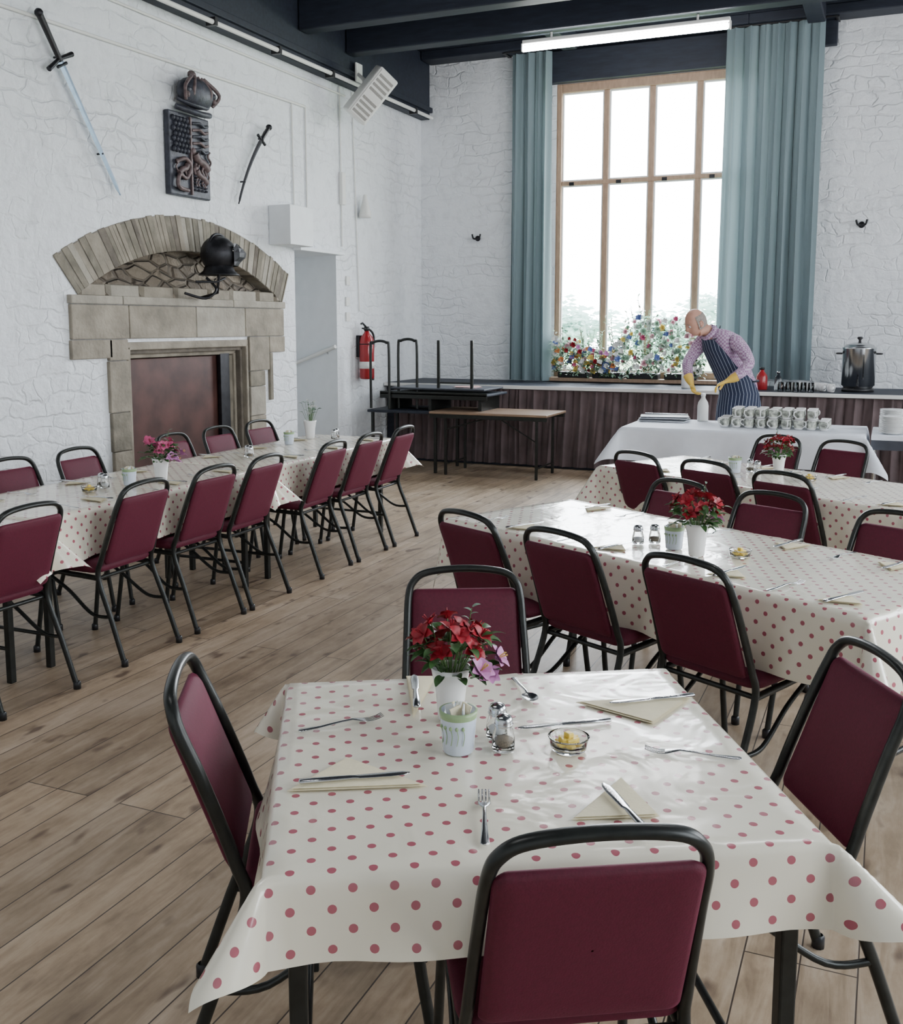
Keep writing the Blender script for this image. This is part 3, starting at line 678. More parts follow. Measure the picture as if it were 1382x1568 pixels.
# ---------------------------------------------------------------- tables
def table_and_cloth(cx,cy,ang,L,W,over,a0=.13,a1=.75,seed=0,ztop=.745,ins=.1,corner=None):
    mb=MB(); a,b=L/2,W/2; lx=a-ins; ly=b-min(ins,.07)
    mb.box((-a+.006,-b+.006,ztop-.03),(a-.006,b-.006,ztop),'laminate',.006)
    for sx in (-1,1):
        for sy in (-1,1): mb.box((sx*lx-.016,sy*ly-.016,0),(sx*lx+.016,sy*ly+.016,ztop-.03),'tube',.004)
        mb.box((sx*lx-.012,-b+.08,ztop-.07),(sx*lx+.012,b-.08,ztop-.03),'tube',.004)
        mb.tube([(sx*lx,-ly,.16),(sx*lx,ly,.16)],.01,'tube',8)
    for sy in (-1,1): mb.box((-lx,sy*(b-.05)-.01,ztop-.07),(lx,sy*(b-.05)+.01,ztop-.03),'tube',.004)
    mb.obj('dining_table',(cx,cy,0),ang)
    mb=MB()
    def axis(h):
        o=[-h-over+over*i/14 for i in range(14)]; n=max(6,int(2*h/.035)); o+=[-h+2*h*i/n for i in range(n+1)]; o+=[h+over*(i+1)/14 for i in range(14)]
        return o
    P=[];U=[]
    for u in axis(a):
        r_=[];q_=[]
        for v in axis(b):
            du=max(abs(u)-a,0)*(1 if u>0 else -1); dv=max(abs(v)-b,0)*(1 if v>0 else -1); r=hypot(du,dv)
            bu=max(-a,min(a,u)); bv=max(-b,min(b,v))
            fold=.0022*exp(-((u-.18*a)/.012)**2)+.0018*exp(-((v+.1*b)/.012)**2)
            if r<1e-6: p=Vector((u,v,.0016*noise.noise(Vector((u*5+seed,v*5,0)))+fold))
            else:
                dx,dy=du/r,dv/r; s2=2*abs(dx*dy)
                A1_=a1
                if corner: A1_=corner.get((1 if u>0 else -1,1 if v>0 else -1),a1)
                al=a0+(A1_-a0)*s2**1.3
                along=bu*abs(dy)+bv*abs(dx)
                fade=1-s2
                al+=fade*(.07*sin(along*9+seed*1.7)+.05*sin(along*23+seed)*min(1,r/.15))+.04*sin(seed*3+atan2(dy,dx)*2)
                h=.010*(1-exp(-r/.010))+r*sin(al); dr=max(0,r*cos(al)-.008*(1-exp(-r/.008)))
                p=Vector((bu+dx*h,bv+dy*h,-dr))
            r_.append(p); q_.append((u,v))
        P.append(r_);U.append(q_)
    mb.grid(P,'cloth',True,UV=U)
    o=mb.obj('tablecloth',(cx,cy,ztop+.005),ang); return o
ZT=.753
cA=Vector((-.706,1.95)); A1=radians(30)
table_and_cloth(cA.x,cA.y,A1,.97,.90,.158,a0=.18,a1=.7,seed=1,ins=.045,corner={(-1,1):.6,(-1,-1):.8,(1,-1):.9})
a2=radians(-27.7); d2=Vector((cos(a2),sin(a2))); n2=Vector((-sin(a2),cos(a2)))
c2=Vector((-1.87,4.265))+d2*1.04+n2*.41
table_and_cloth(c2.x,c2.y,a2,2.08,.82,.27,a0=.08,a1=.8,seed=2,corner={(-1,-1):.12,(-1,1):.4})
a3=radians(-29); d3=Vector((cos(a3),sin(a3))); n3=Vector((-sin(a3),cos(a3)))
c3=Vector((-1.68,6.28))+d3*1.02+n3*.41
table_and_cloth(c3.x,c3.y,a3,2.04,.82,.26,a0=.08,a1=.6,seed=3)
for i,(y0,y1) in enumerate(((1.62,3.44),(3.48,5.30),(5.35,7.15))):
    table_and_cloth(-3.965,(y0+y1)/2,pi/2,y1-y0,.74,.25,a0=.05,a1=.8,seed=4+i)
chair(-.368,1.435,-.5,.866,0); chair(-1.43,1.77,.866,.5,0); chair(-1.206,2.887,.45,-.89,0); chair(.0,2.52,-.866,-.5,0)
for p in ((-1.58,3.78),(-1.128,3.576),(-.60,3.316)): chair(*p,n2.x,n2.y)
for p in ((-.93,4.98),(-.453,4.76),(.06,4.47)): chair(*p,-n2.x,-n2.y)
for p in ((-1.387,6.0),(-.94,5.77),(-.50,5.47)): chair(*p,n3.x,n3.y)
for p in ((-.68,7.29),(-.26,7.12)): chair(*p,-n3.x,-n3.y)
for y in (2.62,3.21,3.93,4.51,4.99,5.77,6.30,6.83): chair(-3.34,y,-1,0)
for y in (4.26,4.81,5.72,6.23,6.77): chair(-4.62,y,1,0)

# ---------------------------------------------------------------- tableware
def strip(mb,st,k='steel',T=None):
    P=[]
    for x,w,z,t in st:
        P.append([(x,w*cos(a),z+t*sin(a)) for a in [2*pi*j/10 for j in range(10)]])
    mb.grid(P,k,True,T,closev=True)
    for r in (P[0],P[-1]): mb.add(r,[list(range(10))],k,True,T)
def knife_mesh():
    mb=MB(); strip(mb,[(-.11,.003,.004,.002),(-.107,.009,.004,.004),(-.06,.0085,.004,.0042),(-.01,.007,.004,.0038),(0,.006,.004,.003),(.01,.009,.004,.0012),(.07,.0105,.004,.001),(.095,.009,.004,.001),(.108,.004,.004,.0008),(.11,.0005,.004,.0004)]); return mb.mesh('table_knife')
def fork_mesh():
    mb=MB(); strip(mb,[(-.10,.003,.003,.0015),(-.096,.0085,.003,.0018),(-.05,.006,.004,.0018),(0,.0038,.008,.002),(.025,.0038,.009,.002),(.037,.009,.007,.0015),(.05,.0125,.004,.0013),(.056,.0125,.003,.0012)])
    for i in range(4):
        y=-.0099+i*.0066; P=[]
        for x,z in ((.054,.003),(.07,.002),(.085,.0045),(.098,.009)): P.append([(x,y-.0019,z),(x,y,z+.0012),(x,y+.0019,z),(x,y,z-.001)])
        mb.grid(P,'steel',True,closev=True)
    return mb.mesh('table_fork')
def spoon_mesh():
    mb=MB(); strip(mb,[(-.09,.003,.003,.0015),(-.086,.008,.003,.0018),(-.04,.005,.005,.0018),(.02,.0035,.010,.002),(.035,.004,.008,.002)])
    P=[]
    for i in range(9):
        t=i/8; x=.033+.055*t; w=.0185*sqrt(max(.0001,1-(2*t-1)**2))*(1.1-.2*t)+.001; q=[]
        for j in range(9):
            s=-1+j/4; q.append((x,w*s,.0085-.006*(1-s*s)*sin(pi*t)))
        P.append(q)
    mb.grid(P,'steel',True); P2=[[(p[0],p[1],p[2]-.0012) for p in r] for r in P]; mb.grid(P2,'steel',True)
    return mb.mesh('spoon')
KN,FK,SP=knife_mesh(),fork_mesh(),spoon_mesh()
def cut(me,name,a,b,z=ZT):
    o=put(me,name,((a[0]+b[0])/2,(a[1]+b[1])/2,z),atan2(b[1]-a[1],b[0]-a[0])); return o
def napkin(pts,z=ZT,layers=2):
    mb=MB()
    c=Vector((sum(p[0] for p in pts)/len(pts),sum(p[1] for p in pts)/len(pts)))
    for l in range(layers):
        sc=1-.07*l; z0=z+.0020+.0026*l
        A_,B_,C_=[c+(Vector(p)-c)*sc for p in pts[:3]]
        n=8; vs=[];idx={};fs=[]
        for i in range(n+1):
            for j in range(n+1-i):
                u=i/n;v=j/n; p=A_*(1-u-v)+B_*u+C_*v; w=min(u,v,1-u-v)
                idx[i,j]=len(vs); vs.append((p.x,p.y,z0+.006*min(1,w*5)*(.4+.6*noise.noise(Vector((p.x*25,p.y*25,l))))*.6))
        for i in range(n):
            for j in range(n-i):
                fs.append([idx[i,j],idx[i+1,j],idx[i,j+1]])
                if i+j<n-1: fs.append([idx[i+1,j],idx[i+1,j+1],idx[i,j+1]])
        mb.add(vs,fs,'napkin',True); mb.add([(v[0],v[1],v[2]-.0012) for v in vs],fs,'napkin',True)
    mb.obj('paper_napkin',center=True)
def petal(mb,T,l,w,k,curl=.3,n=4):
    P=[]
    for i in range(n+1):
        t=i/n; ww=w*sin(pi*min(.97,.12+t*.86))**.8; q=[]
        for j in range(3):
            s=j-1; q.append((s*ww, l*t*cos(curl*t), l*sin(curl*t)*t*.6+abs(s)*ww*.35))
        P.append(q)
    mb.grid(P,k,True,T)
def flower(mb,p,d,sz,k,n=6,cup=.9,throat=None,wd=.30):
    T0=basis(p,(1,.1,.2) if abs(Vector(d).normalized().x)<.8 else (0,1,0),d)
    for i in range(n):
        T=T0@Matrix.Rotation(2*pi*i/n+R.uniform(-.12,.12),4,'Z')@Matrix.Rotation(cup+ (i%2)*.2,4,'X')
        petal(mb,T,sz*R.uniform(.85,1.1),sz*wd,k,-.6)
    if throat:
        for i in range(5):
            a=R.uniform(0,6.3); mb.tube([T0@Vector((0,0,0)),T0@Vector((.12*sz*cos(a),.12*sz*sin(a),.75*sz))],[.0007,.0012],throat,4)
def leafm(mb,p,d,l,w,k='leaf'):
    d=Vector(d).normalized(); x=d.cross(Vector((R.uniform(-.4,.4),R.uniform(-.4,.4),1))).normalized(); z=x.cross(d)
    T=Matrix(((x.x,d.x,z.x,p[0]),(x.y,d.y,z.y,p[1]),(x.z,d.z,z.z,p[2]),(0,0,0,1)))
    petal(mb,T,l,w,k,-.6,5)
def vase(x,y,z=ZT,kind='red',sc=1.0,rot=0,bq=1.0):
    mb=MB(); T=Matrix.Scale(sc,4)
    mb.lathe([(0,0),(.024,0),(.027,.004),(.029,.03),(.033,.07),(.040,.105),(.042,.115),(.039,.115),(.031,.07),(.026,.02),(0,.015)],'white',28,T)
    if kind in('red','pink'):
        big=(kind=='red')
        heads=[]
        nh=20 if big else 12
        for i in range(nh):
            a=i*2.4; r=.008+.062*sqrt((i+.5)/nh)*bq; heads.append((Vector((r*cos(a),r*sin(a),.160+.055*bq*R.random()-.25*r)),'redf' if kind=='red' else 'hotpink'))
        for dx,dy,dz in ((.06,-.035,.130),(.085,.005,.142),(.07,-.02,.115)): heads.append((Vector((dx*bq,dy*bq,dz-.01)),'pinkf'))
        for p,k in heads:
            mb.tube(smooth_path([(0,0,.05),(p.x*.4,p.y*.4,.11),p],4),.0014,'stem',5,T=T)
            pp=T@p; d=Vector((p.x*7,p.y*7,.5)); d+=Vector((R.uniform(-.3,.3),R.uniform(-.3,.3),0))
            flower(mb,pp,d,(.031 if k!='pinkf' else .036)*sc*bq**.5,k,6,.55 if k!='pinkf' else .8,'yellowf' if k=='pinkf' else 'redf',.36)
        for i in range(80):
            a=R.uniform(0,6.3); r=R.uniform(.02,.070)*bq; p=Vector((r*cos(a),r*sin(a),R.uniform(.100,.19))); leafm(mb,T@p,(cos(a),sin(a),R.uniform(-.1,.9)),R.uniform(.03,.055)*sc*bq**.5,.010*sc,'leaf')
        mb.tube(smooth_path([(0,0,.1),(.03,.0,.17),(.045,-.01,.245)],5),.001,'stem',5,T=T)
        for i in range(11):
            t=.4+.6*i/10; p=Vector((.045*t+.002,-.01*t,.1+.148*t)); leafm(mb,T@p,((-1)**i*.8,.2,.6),.020*sc,.0045*sc,'leaf2')
    else:
        for i in range(30):
            a=R.uniform(0,6.3); r=R.uniform(.0,.04); h=R.uniform(.13,.24); p=Vector((r*cos(a)*1.3,r*sin(a)*1.3,h))
            mb.tube([(0,0,.06),p],.001,'stem',4,T=T)
            if i%3==0: flower(mb,T@p,(0,0,1),.02*sc,'whitef',5,.9)
            else: leafm(mb,T@p,(cos(a),sin(a),.6),.03*sc,.008*sc,'leaf2')
    mb.obj('flower_vase',(x,y,z),rot)
def potm():
    mb=MB(); mb.lathe([(0,0),(.030,0),(.033,.004),(.036,.045),(.040,.088),(.0405,.092),(.037,.092),(.033,.045),(.029,.006),(0,.006)],'lblue',28)
    mb.lathe([(.0392,.077),(.0402,.084),(.0408,.0925),(.0365,.0925)],'greenrim',28)
    for i in range(5):
        a=-2.6+i*.35; d=Vector((cos(a),sin(a),0)); r=.0365
        mb.tube(smooth_path([d*r+Vector((0,0,.025)),d*(r+.0012)+Vector((.003,0,.045)),d*(r+.003)+Vector((0,0,.062))],4),.0009,'greenrim',5)
        mb.ell(d*(r+.002)+Vector((0,0,.062)),(.004,.004,.005),'greenrim',6)
    for i in range(6):
        a=i*1.05; mb.box((-.002,-.012,.0),(.002,.012,.05),'napkin' if i%2 else 'whitef',.0008,T=Matrix.Translation((.012*cos(a),.012*sin(a),.055))@Matrix.Rotation(a,4,'Z')@Matrix.Rotation(.3,4,'X'))
    return mb.mesh('sugar_pot')
def shakerm(k):
    mb=MB(); mb.lathe([(0,0),(.022,0),(.025,.004),(.024,.03),(.0185,.052),(.0185,.056),(0.0165,.056),(.0165,.05),(.021,.03),(.022,.008),(0,.006)],'glass',16)
    mb.lathe([(0,.0075),(.0205,.0085),(.0200,.024),(0,.026)],k,16)
    mb.lathe([(.0195,.052),(.0200,.066),(.016,.074),(.006,.078),(0,.0785)],'steel',16)
    mb.lathe([(.0203,.055),(.0215,.057),(.0203,.059)],'steel',16)
    return mb.mesh('salt_shaker' if k=='salt' else 'pepper_shaker')
def butterm():
    mb=MB(); mb.lathe([(0,0),(.034,0),(.038,.004),(.042,.026),(.0445,.03),(.042,.031),(.039,.026),(.035,.008),(0,.006)],'glass',28)
    for i in range(13):
        a=i*1.05; r=(.019 if i<6 else .012) if i<12 else 0; mb.box((-.009,-.007,0),(.009,.007,.011),'butter',.002,T=Matrix.Translation((r*cos(a)*1.1,r*sin(a)*1.1,.007+.010*(i//6)))@Matrix.Rotation(a*1.7,4,'Z'))
    return mb.mesh('butter_dish')
PO,SA,PE,BU=potm(),shakerm('salt'),shakerm('pepper'),butterm()
vase(-.885,2.04,kind='red',sc=1.08,rot=.3,bq=1.1)
put(PO,'sugar_pot',(-.80,1.885,ZT),.3); put(SA,'salt_shaker',(-.75,1.985,ZT)); put(PE,'pepper_shaker',(-.715,1.93,ZT)); put(BU,'butter_dish',(-.588,1.985,ZT))
napkin([(-1.03,1.578),(-.789,1.707),(-.999,1.76)]); cut(KN,'table_knife',(-1.03,1.598),(-.826,1.735),ZT+.008)
cut(FK,'table_fork',(-1.165,1.834),(-1.027,1.985))
napkin([(-1.10,2.25),(-1.03,2.28),(-.965,2.01)]); cut(KN,'table_knife',(-.975,2.05),(-1.07,2.235),ZT+.009)
cut(SP,'spoon',(-.838,2.338),(-.745,2.208))
napkin([(-.652,2.248),(-.399,2.404),(-.451,2.19)]); cut(KN,'table_knife',(-.39,2.385),(-.574,2.245),ZT+.009)
cut(KN,'table_knife',(-.550,2.165),(-.715,2.045),ZT+.001)
cut(FK,'table_fork',(-.243,2.077),(-.44,2.041))
napkin([(-.492,1.687),(-.452,1.894),(-.347,1.764)]); cut(KN,'table_knife',(-.335,1.66),(-.473,1.833),ZT+.009)
cut(FK,'table_fork',(-.594,1.517),(-.687,1.746))
def setting(c,dx,dy,flip=1):
    d=Vector((dx,dy)).normalized(); s=Vector((d.y,-d.x)); c=Vector(c)
    j=lambda:R.uniform(-.015,.015)
    a=c+d*.11+s*.09
    napkin([(a-d*.07-s*.05).to_tuple(),(a+d*.09-s*.03).to_tuple(),(a+s*.075).to_tuple()])
    cut(KN,'table_knife',(a-d*.09+s*j()),(a+d*.12+s*j()),ZT+.009)
    b=c+d*.12-s*.13; cut(FK,'table_fork',(b-d*.1+s*j()),(b+d*.1+s*j()))
def onT(c,d,n,u,v): return c+d*u+n*v
for u in (-.72,-.2,.36,.80):
    p=onT(c2,d2,n2,u,-.41); setting(p,n2.x,n2.y); p=onT(c2,d2,n2,u+.05,.41); setting(p,-n2.x,-n2.y)
for u in (-.7,-.2,.3,.8):
    p=onT(c3,d3,n3,u,-.41); setting(p,n3.x,n3.y); p=onT(c3,d3,n3,u,.41); setting(p,-n3.x,-n3.y)
for y in (3.1,3.9,4.5,5.0,5.75,6.3,6.85): setting((-3.60,y),-1,0); setting((-4.33,y-.05),1,0)
vase(-.66,3.93,kind='red',sc=1.12,rot=1.4,bq=1.15); put(PO,'sugar_pot',(-.765,4.02,ZT)); put(SA,'salt_shaker',(-.92,4.06,ZT)); put(PE,'pepper_shaker',(-.86,4.10,ZT)); put(BU,'butter_dish',(-.50,3.97,ZT))
vase(-.59,6.32,kind='red',sc=1.05,rot=2.2,bq=1.1); put(PO,'sugar_pot',(-.84,6.28,ZT)); put(SA,'salt_shaker',(-.71,6.30,ZT)); put(PE,'pepper_shaker',(-.76,6.36,ZT)); put(BU,'butter_dish',(-.40,6.13,ZT))
vase(-3.80,4.60,kind='pink',sc=1.2,rot=.4,bq=1.1); put(PO,'sugar_pot',(-3.89,4.44,ZT)); put(SA,'salt_shaker',(-3.94,4.30,ZT)); put(PE,'pepper_shaker',(-3.99,4.33,ZT)); put(BU,'butter_dish',(-3.93,4.17,ZT))
vase(-4.18,6.85,kind='green',sc=1.25); put(PO,'sugar_pot',(-4.12,6.45,ZT)); put(SA,'salt_shaker',(-3.98,6.88,ZT)); put(PE,'pepper_shaker',(-4.0,6.95,ZT)); put(SA,'salt_shaker',(-4.0,5.74,ZT)); put(PE,'pepper_shaker',(-3.95,5.7,ZT))

# ---------------------------------------------------------------- serving table
mb=MB(); mb.box((-1.0,-.46,.70),(1.0,.46,.738),'laminate',.006)
for sx in (-.9,.9):
    for sy in (-.38,.38): mb.box((sx-.015,sy-.015,0),(sx+.015,sy+.015,.7),'tube',.004)
mb.obj('serving_table',(-1.17,9.28,0),0)
mb=MB(); P=[]; a,b,ov=1.0,.46,.3
def axs(h): return [-h-ov+ov*i/10 for i in range(10)]+[-h+2*h*i/24 for i in range(25)]+[h+ov*(i+1)/10 for i in range(10)]
for u in axs(a):
    row=[]
    for v in axs(b):
        du=max(abs(u)-a,0)*(1 if u>0 else -1); dv=max(abs(v)-b,0)*(1 if v>0 else -1); r=hypot(du,dv); bu=max(-a,min(a,u)); bv=max(-b,min(b,v))
        if r<1e-6: row.append((u,v,0)); continue
        dx,dy=du/r,dv/r; s2=2*abs(dx*dy); al=.12+.55*s2+.1*(1-s2)*sin((bu*abs(dy)+bv*abs(dx))*11)
        if v>b: al*=.3
        row.append((bu+dx*(.01+r*sin(al)),bv+dy*(.01+r*sin(al)),-max(0,r*cos(al)-.008)))
    P.append(row)
mb.grid(P,'linen',True); mb.obj('white_tablecloth',(-1.17,9.28,.743),0)
def mugm(k='mugpat',name='coffee_mug'):
    mb=MB(); mb.lathe([(0,0),(.028,0),(.036,.006),(.040,.03),(.041,.085),(.038,.085),(.036,.03),(.03,.012),(0,.01)],'white',18)
    if k=='mugpat': mb.lathe([(.0405,.018),(.0413,.022),(.0417,.074),(.0410,.079)],k,18)
    mb.tube(smooth_path([(.038,0,.07),(.066,0,.068),(.070,0,.04),(.039,0,.02)],5),.0055,'white',8)
    return mb.mesh(name)
MG,MW=mugm(),mugm('white')
for j in range(3):
    for i in range(9):
        x=-1.33+i*.104+R.uniform(-.005,.005)
        for lv in range(2 if i not in (0,8) else 1): put(MG,'coffee_mug',(x+lv*R.uniform(-.004,.004),9.16+j*.115,.745+lv*.0855),R.uniform(-3.0,.0))
mb=MB()
for i in range(4): mb.box((-.22,-.13,.004+i*.012),(.22,.13,.012+i*.012),'tray' if i%2 else 'linen',.003,T=Matrix.Rotation(.1*i-.1,4,'Z'))
mb.tube([(-.2,.08,.058),(.2,.1,.058)],.006,'steel',6); mb.obj('serving_trays',(-1.93,9.5,.745))
def bottle(x,y,z,h,r,k,capk='whitep',name='bottle'):
    mb=MB(); mb.lathe([(0,0),(r*.95,0),(r,.01),(r,h*.55),(r*.85,h*.68),(r*.4,h*.82),(r*.36,h*.93),(0,h*.93)],k,18); mb.lathe([(0,h*.9),(r*.44,h*.9),(r*.44,h),(0,h)],capk,14); return mb.obj(name,(x,y,z))
bottle(-1.60,9.64,.745,.26,.052,'whitep','white','squeeze_bottle')
bottle(-2.07,11.3,.946,.24,.05,'white','redpaint','milk_bottle'); 
bottle(-1.27,11.35,.946,.24,.06,'redpaint','black','juice_bottle'); bottle(-1.10,11.35,.946,.2,.04,'glass','steel','glass_bottle')
for x,y in ((-.93,11.3),(-.79,11.3),(-.65,11.32),(-.86,11.42),(-.72,11.42),(-.56,11.2)): put(MW,'coffee_mug',(x,y,.946),R.uniform(-2,2))
mb=MB()
for i in range(5): mb.lathe([(0,0),(.03,0),(.033,.1),(.031,.1),(.028,.005),(0,.005)],'glass',14,c=(.075*i,.03*(i%2),0))
mb.obj('drinking_glasses',(-1.05,11.1,.946))
mb=MB(); mb.lathe([(0,0),(.14,0),(.15,.02),(.165,.03),(.165,.40),(.17,.41),(.17,.425),(.15,.43),(.14,.45),(.06,.475),(0,.48)],'steel',32)
mb.lathe([(0,.475),(.015,.48),(.012,.50),(.03,.52),(.02,.535),(0,.535)],'black',14)
for s in (-1,1): mb.tube(smooth_path([(s*.165,-.04,.36),(s*.215,-.04,.36),(s*.215,.04,.36),(s*.165,.04,.36)],5),.009,'black',8)
mb.lathe([(0,-.035),(.16,-.035),(.16,0),(0,0)],'black',24)
mb.tube([(0,-.16,.06),(0,-.23,.06),(0,-.24,.03)],.012,'black',8); mb.tube([(0,-.22,.06),(0,-.22,.10)],.009,'black',8)
mb.tube([(.05,-.162,.1),(.05,-.162,.35)],.007,'glass',8)
mb.obj('tea_urn',(-.31,11.45,.982))
mb=MB(); mb.box((-.1,-.38,.70),(1.4,.38,.74),'linen',.006); mb.box((-.1,-.38,.62),(1.4,-.365,.70),'tray',.004); mb.box((-.1,-.36,.62),(-.085,.36,.70),'tray',.004)
for sx in (-.07,1.37):
    for sy in (-.34,.34): mb.tube([(sx,sy,0),(sx,sy,.7)],.014,'steel',8)
mb.box((-.08,-.34,.25),(1.38,.34,.265),'steel',.003)
mb.obj('side_table',(-.02,9.35,0))
def plates(x,y,n,r=.11):
    mb=MB()
    for i in range(n): 
        z=i*.011; mb.lathe([(0,z),(r*.55,z),(r*.6,z+.003),(r,z+.015),(r,z+.018),(r*.6,z+.007),(0,z+.006)],'white',26)
    mb.obj('plate_stack',(x,y,.741))
plates(.04,9.15,13); plates(.04,9.45,16); plates(.28,9.25,12); plates(.30,9.52,10)

# stacked folding tables against the stage
mb=MB()
mb.box((-5.42,10.12,.66),(-4.1,10.85,.69),'darkwood',.006); mb.box((-4.62,10.05,.675),(-3.27,10.75,.70),'laminate',.005)
mb.box((-4.62,10.06,.63),(-3.28,10.10,.675),'tube',.004); mb.box((-4.62,10.7,.63),(-3.28,10.74,.675),'tube',.004)
mb.box((-5.3,10.2,.86),(-4.0,10.85,.885),'darkwood',.006); mb.box((-5.3,10.2,.82),(-4.0,10.22,.9),'tube',.004)
mb.box((-5.2,10.25,.92),(-4.05,10.85,.94),'tray',.006)
for x in (-5.2,-4.7,-4.1): mb.box((x-.02,10.25,.69),(x+.02,10.8,.86),'tube',.004)
mb.tube(smooth_path([(-5.40,10.18,.70),(-5.40,10.18,1.38),(-5.37,10.18,1.44),(-5.28,10.18,1.46),(-5.20,10.18,1.44),(-5.17,10.18,1.38),(-5.17,10.18,.70)],5),.016,'tube',8)
mb.tube(smooth_path([(-5.12,10.32,.70),(-5.12,10.32,1.4),(-5.09,10.32,1.46),(-5.0,10.32,1.48),(-4.92,10.32,1.46),(-4.89,10.32,1.4),(-4.89,10.32,.70)],5),.016,'tube',8)
for x in (-4.62,-4.22): mb.box((x-.016,10.3,.94),(x+.016,10.33,1.47),'tube',.004)
mb.tube([(-4.62,10.315,1.0),(-4.22,10.315,1.0)],.01,'tube',6)
for x in (-5.38,-4.6): 
    for y in (10.18,10.8): mb.box((x-.016,y-.016,0),(x+.016,y+.016,.66),'tube',.004)
for x in (-4.45,-3.4):
    for y in (10.12,10.68): mb.box((x-.014,y-.014,0),(x+.014,y+.014,.63),'tube',.004)
    mb.tube([(x,10.12,.12),(x,10.68,.12)],.01,'tube',6)
mb.tube([(-4.45,10.12,.5),(-4.0,10.12,.63)],.008,'tube',6); mb.tube([(-3.4,10.12,.4),(-3.8,10.12,.63)],.008,'tube',6)
mb.obj('stacked_folding_tables')
mb=MB()
for i in range(3): mb.box((-.14,-.1,.004*i),(.14,.1,.004*i+.003),('paper','linen','paper')[i],.001,T=Matrix.Rotation(.25*i,4,'Z'))
mb.obj('leaflets',(-4.35,10.5,.942))

# window flower arrangement
mb=MB()
for x0 in (-3.55,-3.12,-2.7,-2.25):
    mb.box((x0-.19,YB-.19,1.0),(x0+.19,YB-.03,1.07),'black',.01)
heights=lambda x:.34+.10*sin(x*5+1)+.36*exp(-((x+2.72)/.26)**2)+.24*exp(-((x+2.25)/.22)**2)
for i in range(2300):
    x=R.uniform(-3.78,-1.98); t=R.random(); h=1.02+heights(x)*t**.8; y=YB-.16+R.uniform(-.15,.08)
    leafm(mb,(x,y,h),(R.uniform(-1,1),R.uniform(-1,.0),R.uniform(-.3,1)),R.uniform(.04,.10),R.uniform(.008,.018),R.choice(['leaf','leaf2','leaf','leaf3'] if t<.4 else ['leaf3','leaf3','leaf2','leaf3']))  # upper leaves mostly take the paler, backlit colour
fk=['orangef','yellowf','pinkf','bluef','whitef','palepink','whitef','orangef','redf','yellowf','hotpink']
for i in range(250):
    x=R.uniform(-3.78,-2.02); h=1.04+heights(x)*R.uniform(.1,1.0); y=YB-.25+R.uniform(-.10,.06)
    k=R.choice(fk if x<-3.0 else ['whitef','whitef','palepink','leaf3','whitef','bluef','palepink','yellowf','leaf3','hotpink'])
    flower(mb,(x,y,h),(R.uniform(-.5,.5),-1,R.uniform(-.1,.8)),R.uniform(.034,.066),k,7,1.0,wd=.36)
for i in range(46):
    x=R.uniform(-3.78,-2.05); top=1.30+R.uniform(.05,.35)+.42*exp(-((x+2.72)/.25)**2)
    x2=x+R.uniform(-.15,.15); x2=max(-3.8,x2); mb.tube(smooth_path([(x,YB-.12,1.05),(x+(x2-x)*.4,YB-.13,(1.05+top)/2),(x2,YB-.15,top)],4),.003,R.choice(['leaf3','twig']),5)
    for q in range(9):
        t=q/8; leafm(mb,(x+(x2-x)*(.4+.6*t),YB-.14,(1.05+top)/2+(top-1.05)/2*t),(R.uniform(-1,1),-.3,R.uniform(0,1)),.055,.012,R.choice(['leaf2','whitef','leaf3','leaf3']))
mb.obj('flower_arrangement')

# ---------------------------------------------------------------- man
man=bpy.data.objects.new('man_in_apron',None); COL.objects.link(man); man.location=(-1.34,10.24,0)
mo=Vector(man.location)
Fv=Vector((-.55,-.83,0)).normalized(); Lv=Vector((.83,-.55,0)).normalized()
J=[ ((-1.34,10.24,.98),.155),((-1.37,10.21,1.13),.15),((-1.44,10.14,1.32),.17),((-1.52,10.06,1.46),.145),((-1.60,9.98,1.56),.07),((-1.655,9.93,1.625),.06),
    ((-1.40,9.97,1.51),.088),((-1.30,9.93,1.42),.072),((-1.215,9.87,1.28),.060),((-1.29,9.80,1.19),.054),((-1.385,9.735,1.13),.038),
    ((-1.66,10.13,1.50),.088),((-1.75,10.10,1.41),.07),((-1.83,10.02,1.27),.058),((-1.80,9.93,1.18),.05),((-1.75,9.83,1.09),.037),
    ((-1.25,10.17,.90),.105),((-1.25,10.14,.50),.066),((-1.22,10.22,.10),.045),((-1.31,10.10,.05),.04),
    ((-1.43,10.30,.90),.105),((-1.45,10.27,.50),.066),((-1.43,10.35,.10),.045),((-1.52,10.23,.05),.04)]
E=[(0,1),(1,2),(2,3),(3,4),(4,5),(3,6),(6,7),(7,8),(8,9),(9,10),(3,11),(11,12),(12,13),(13,14),(14,15),(0,16),(16,17),(17,18),(18,19),(0,20),(20,21),(21,22),(22,23)]
me=bpy.data.meshes.new('b'); me.from_pydata([Vector(p)-mo for p,_ in J],E,[]); bo=bpy.data.objects.new('btmp',me); COL.objects.link(bo)
bo.modifiers.new('s','SKIN'); 
for i,(p,r) in enumerate(J):
    sv=me.skin_vertices[0].data[i]; sv.radius=(r,r); sv.use_root=(i==0)
ss=bo.modifiers.new('d','SUBSURF'); ss.levels=2; ss.render_levels=2
dg=bpy.context.evaluated_depsgraph_get(); bm2=bpy.data.meshes.new_from_object(bo.evaluated_get(dg)); bpy.data.objects.remove(bo)
bm2.materials.clear()
for k in ('shirt','trouser','skin','black'): bm2.materials.append(M[k])
for p in bm2.polygons:
    c=p.center+mo; p.use_smooth=True
    if c.z<.12: p.material_index=3
    elif c.z<1.0 and c.y>9.98: p.material_index=1
    elif (c-Vector((-1.66,9.92,1.63))).length<.075: p.material_index=2
    else: p.material_index=0
b_=bpy.data.objects.new('body',bm2); COL.objects.link(b_); b_.parent=man
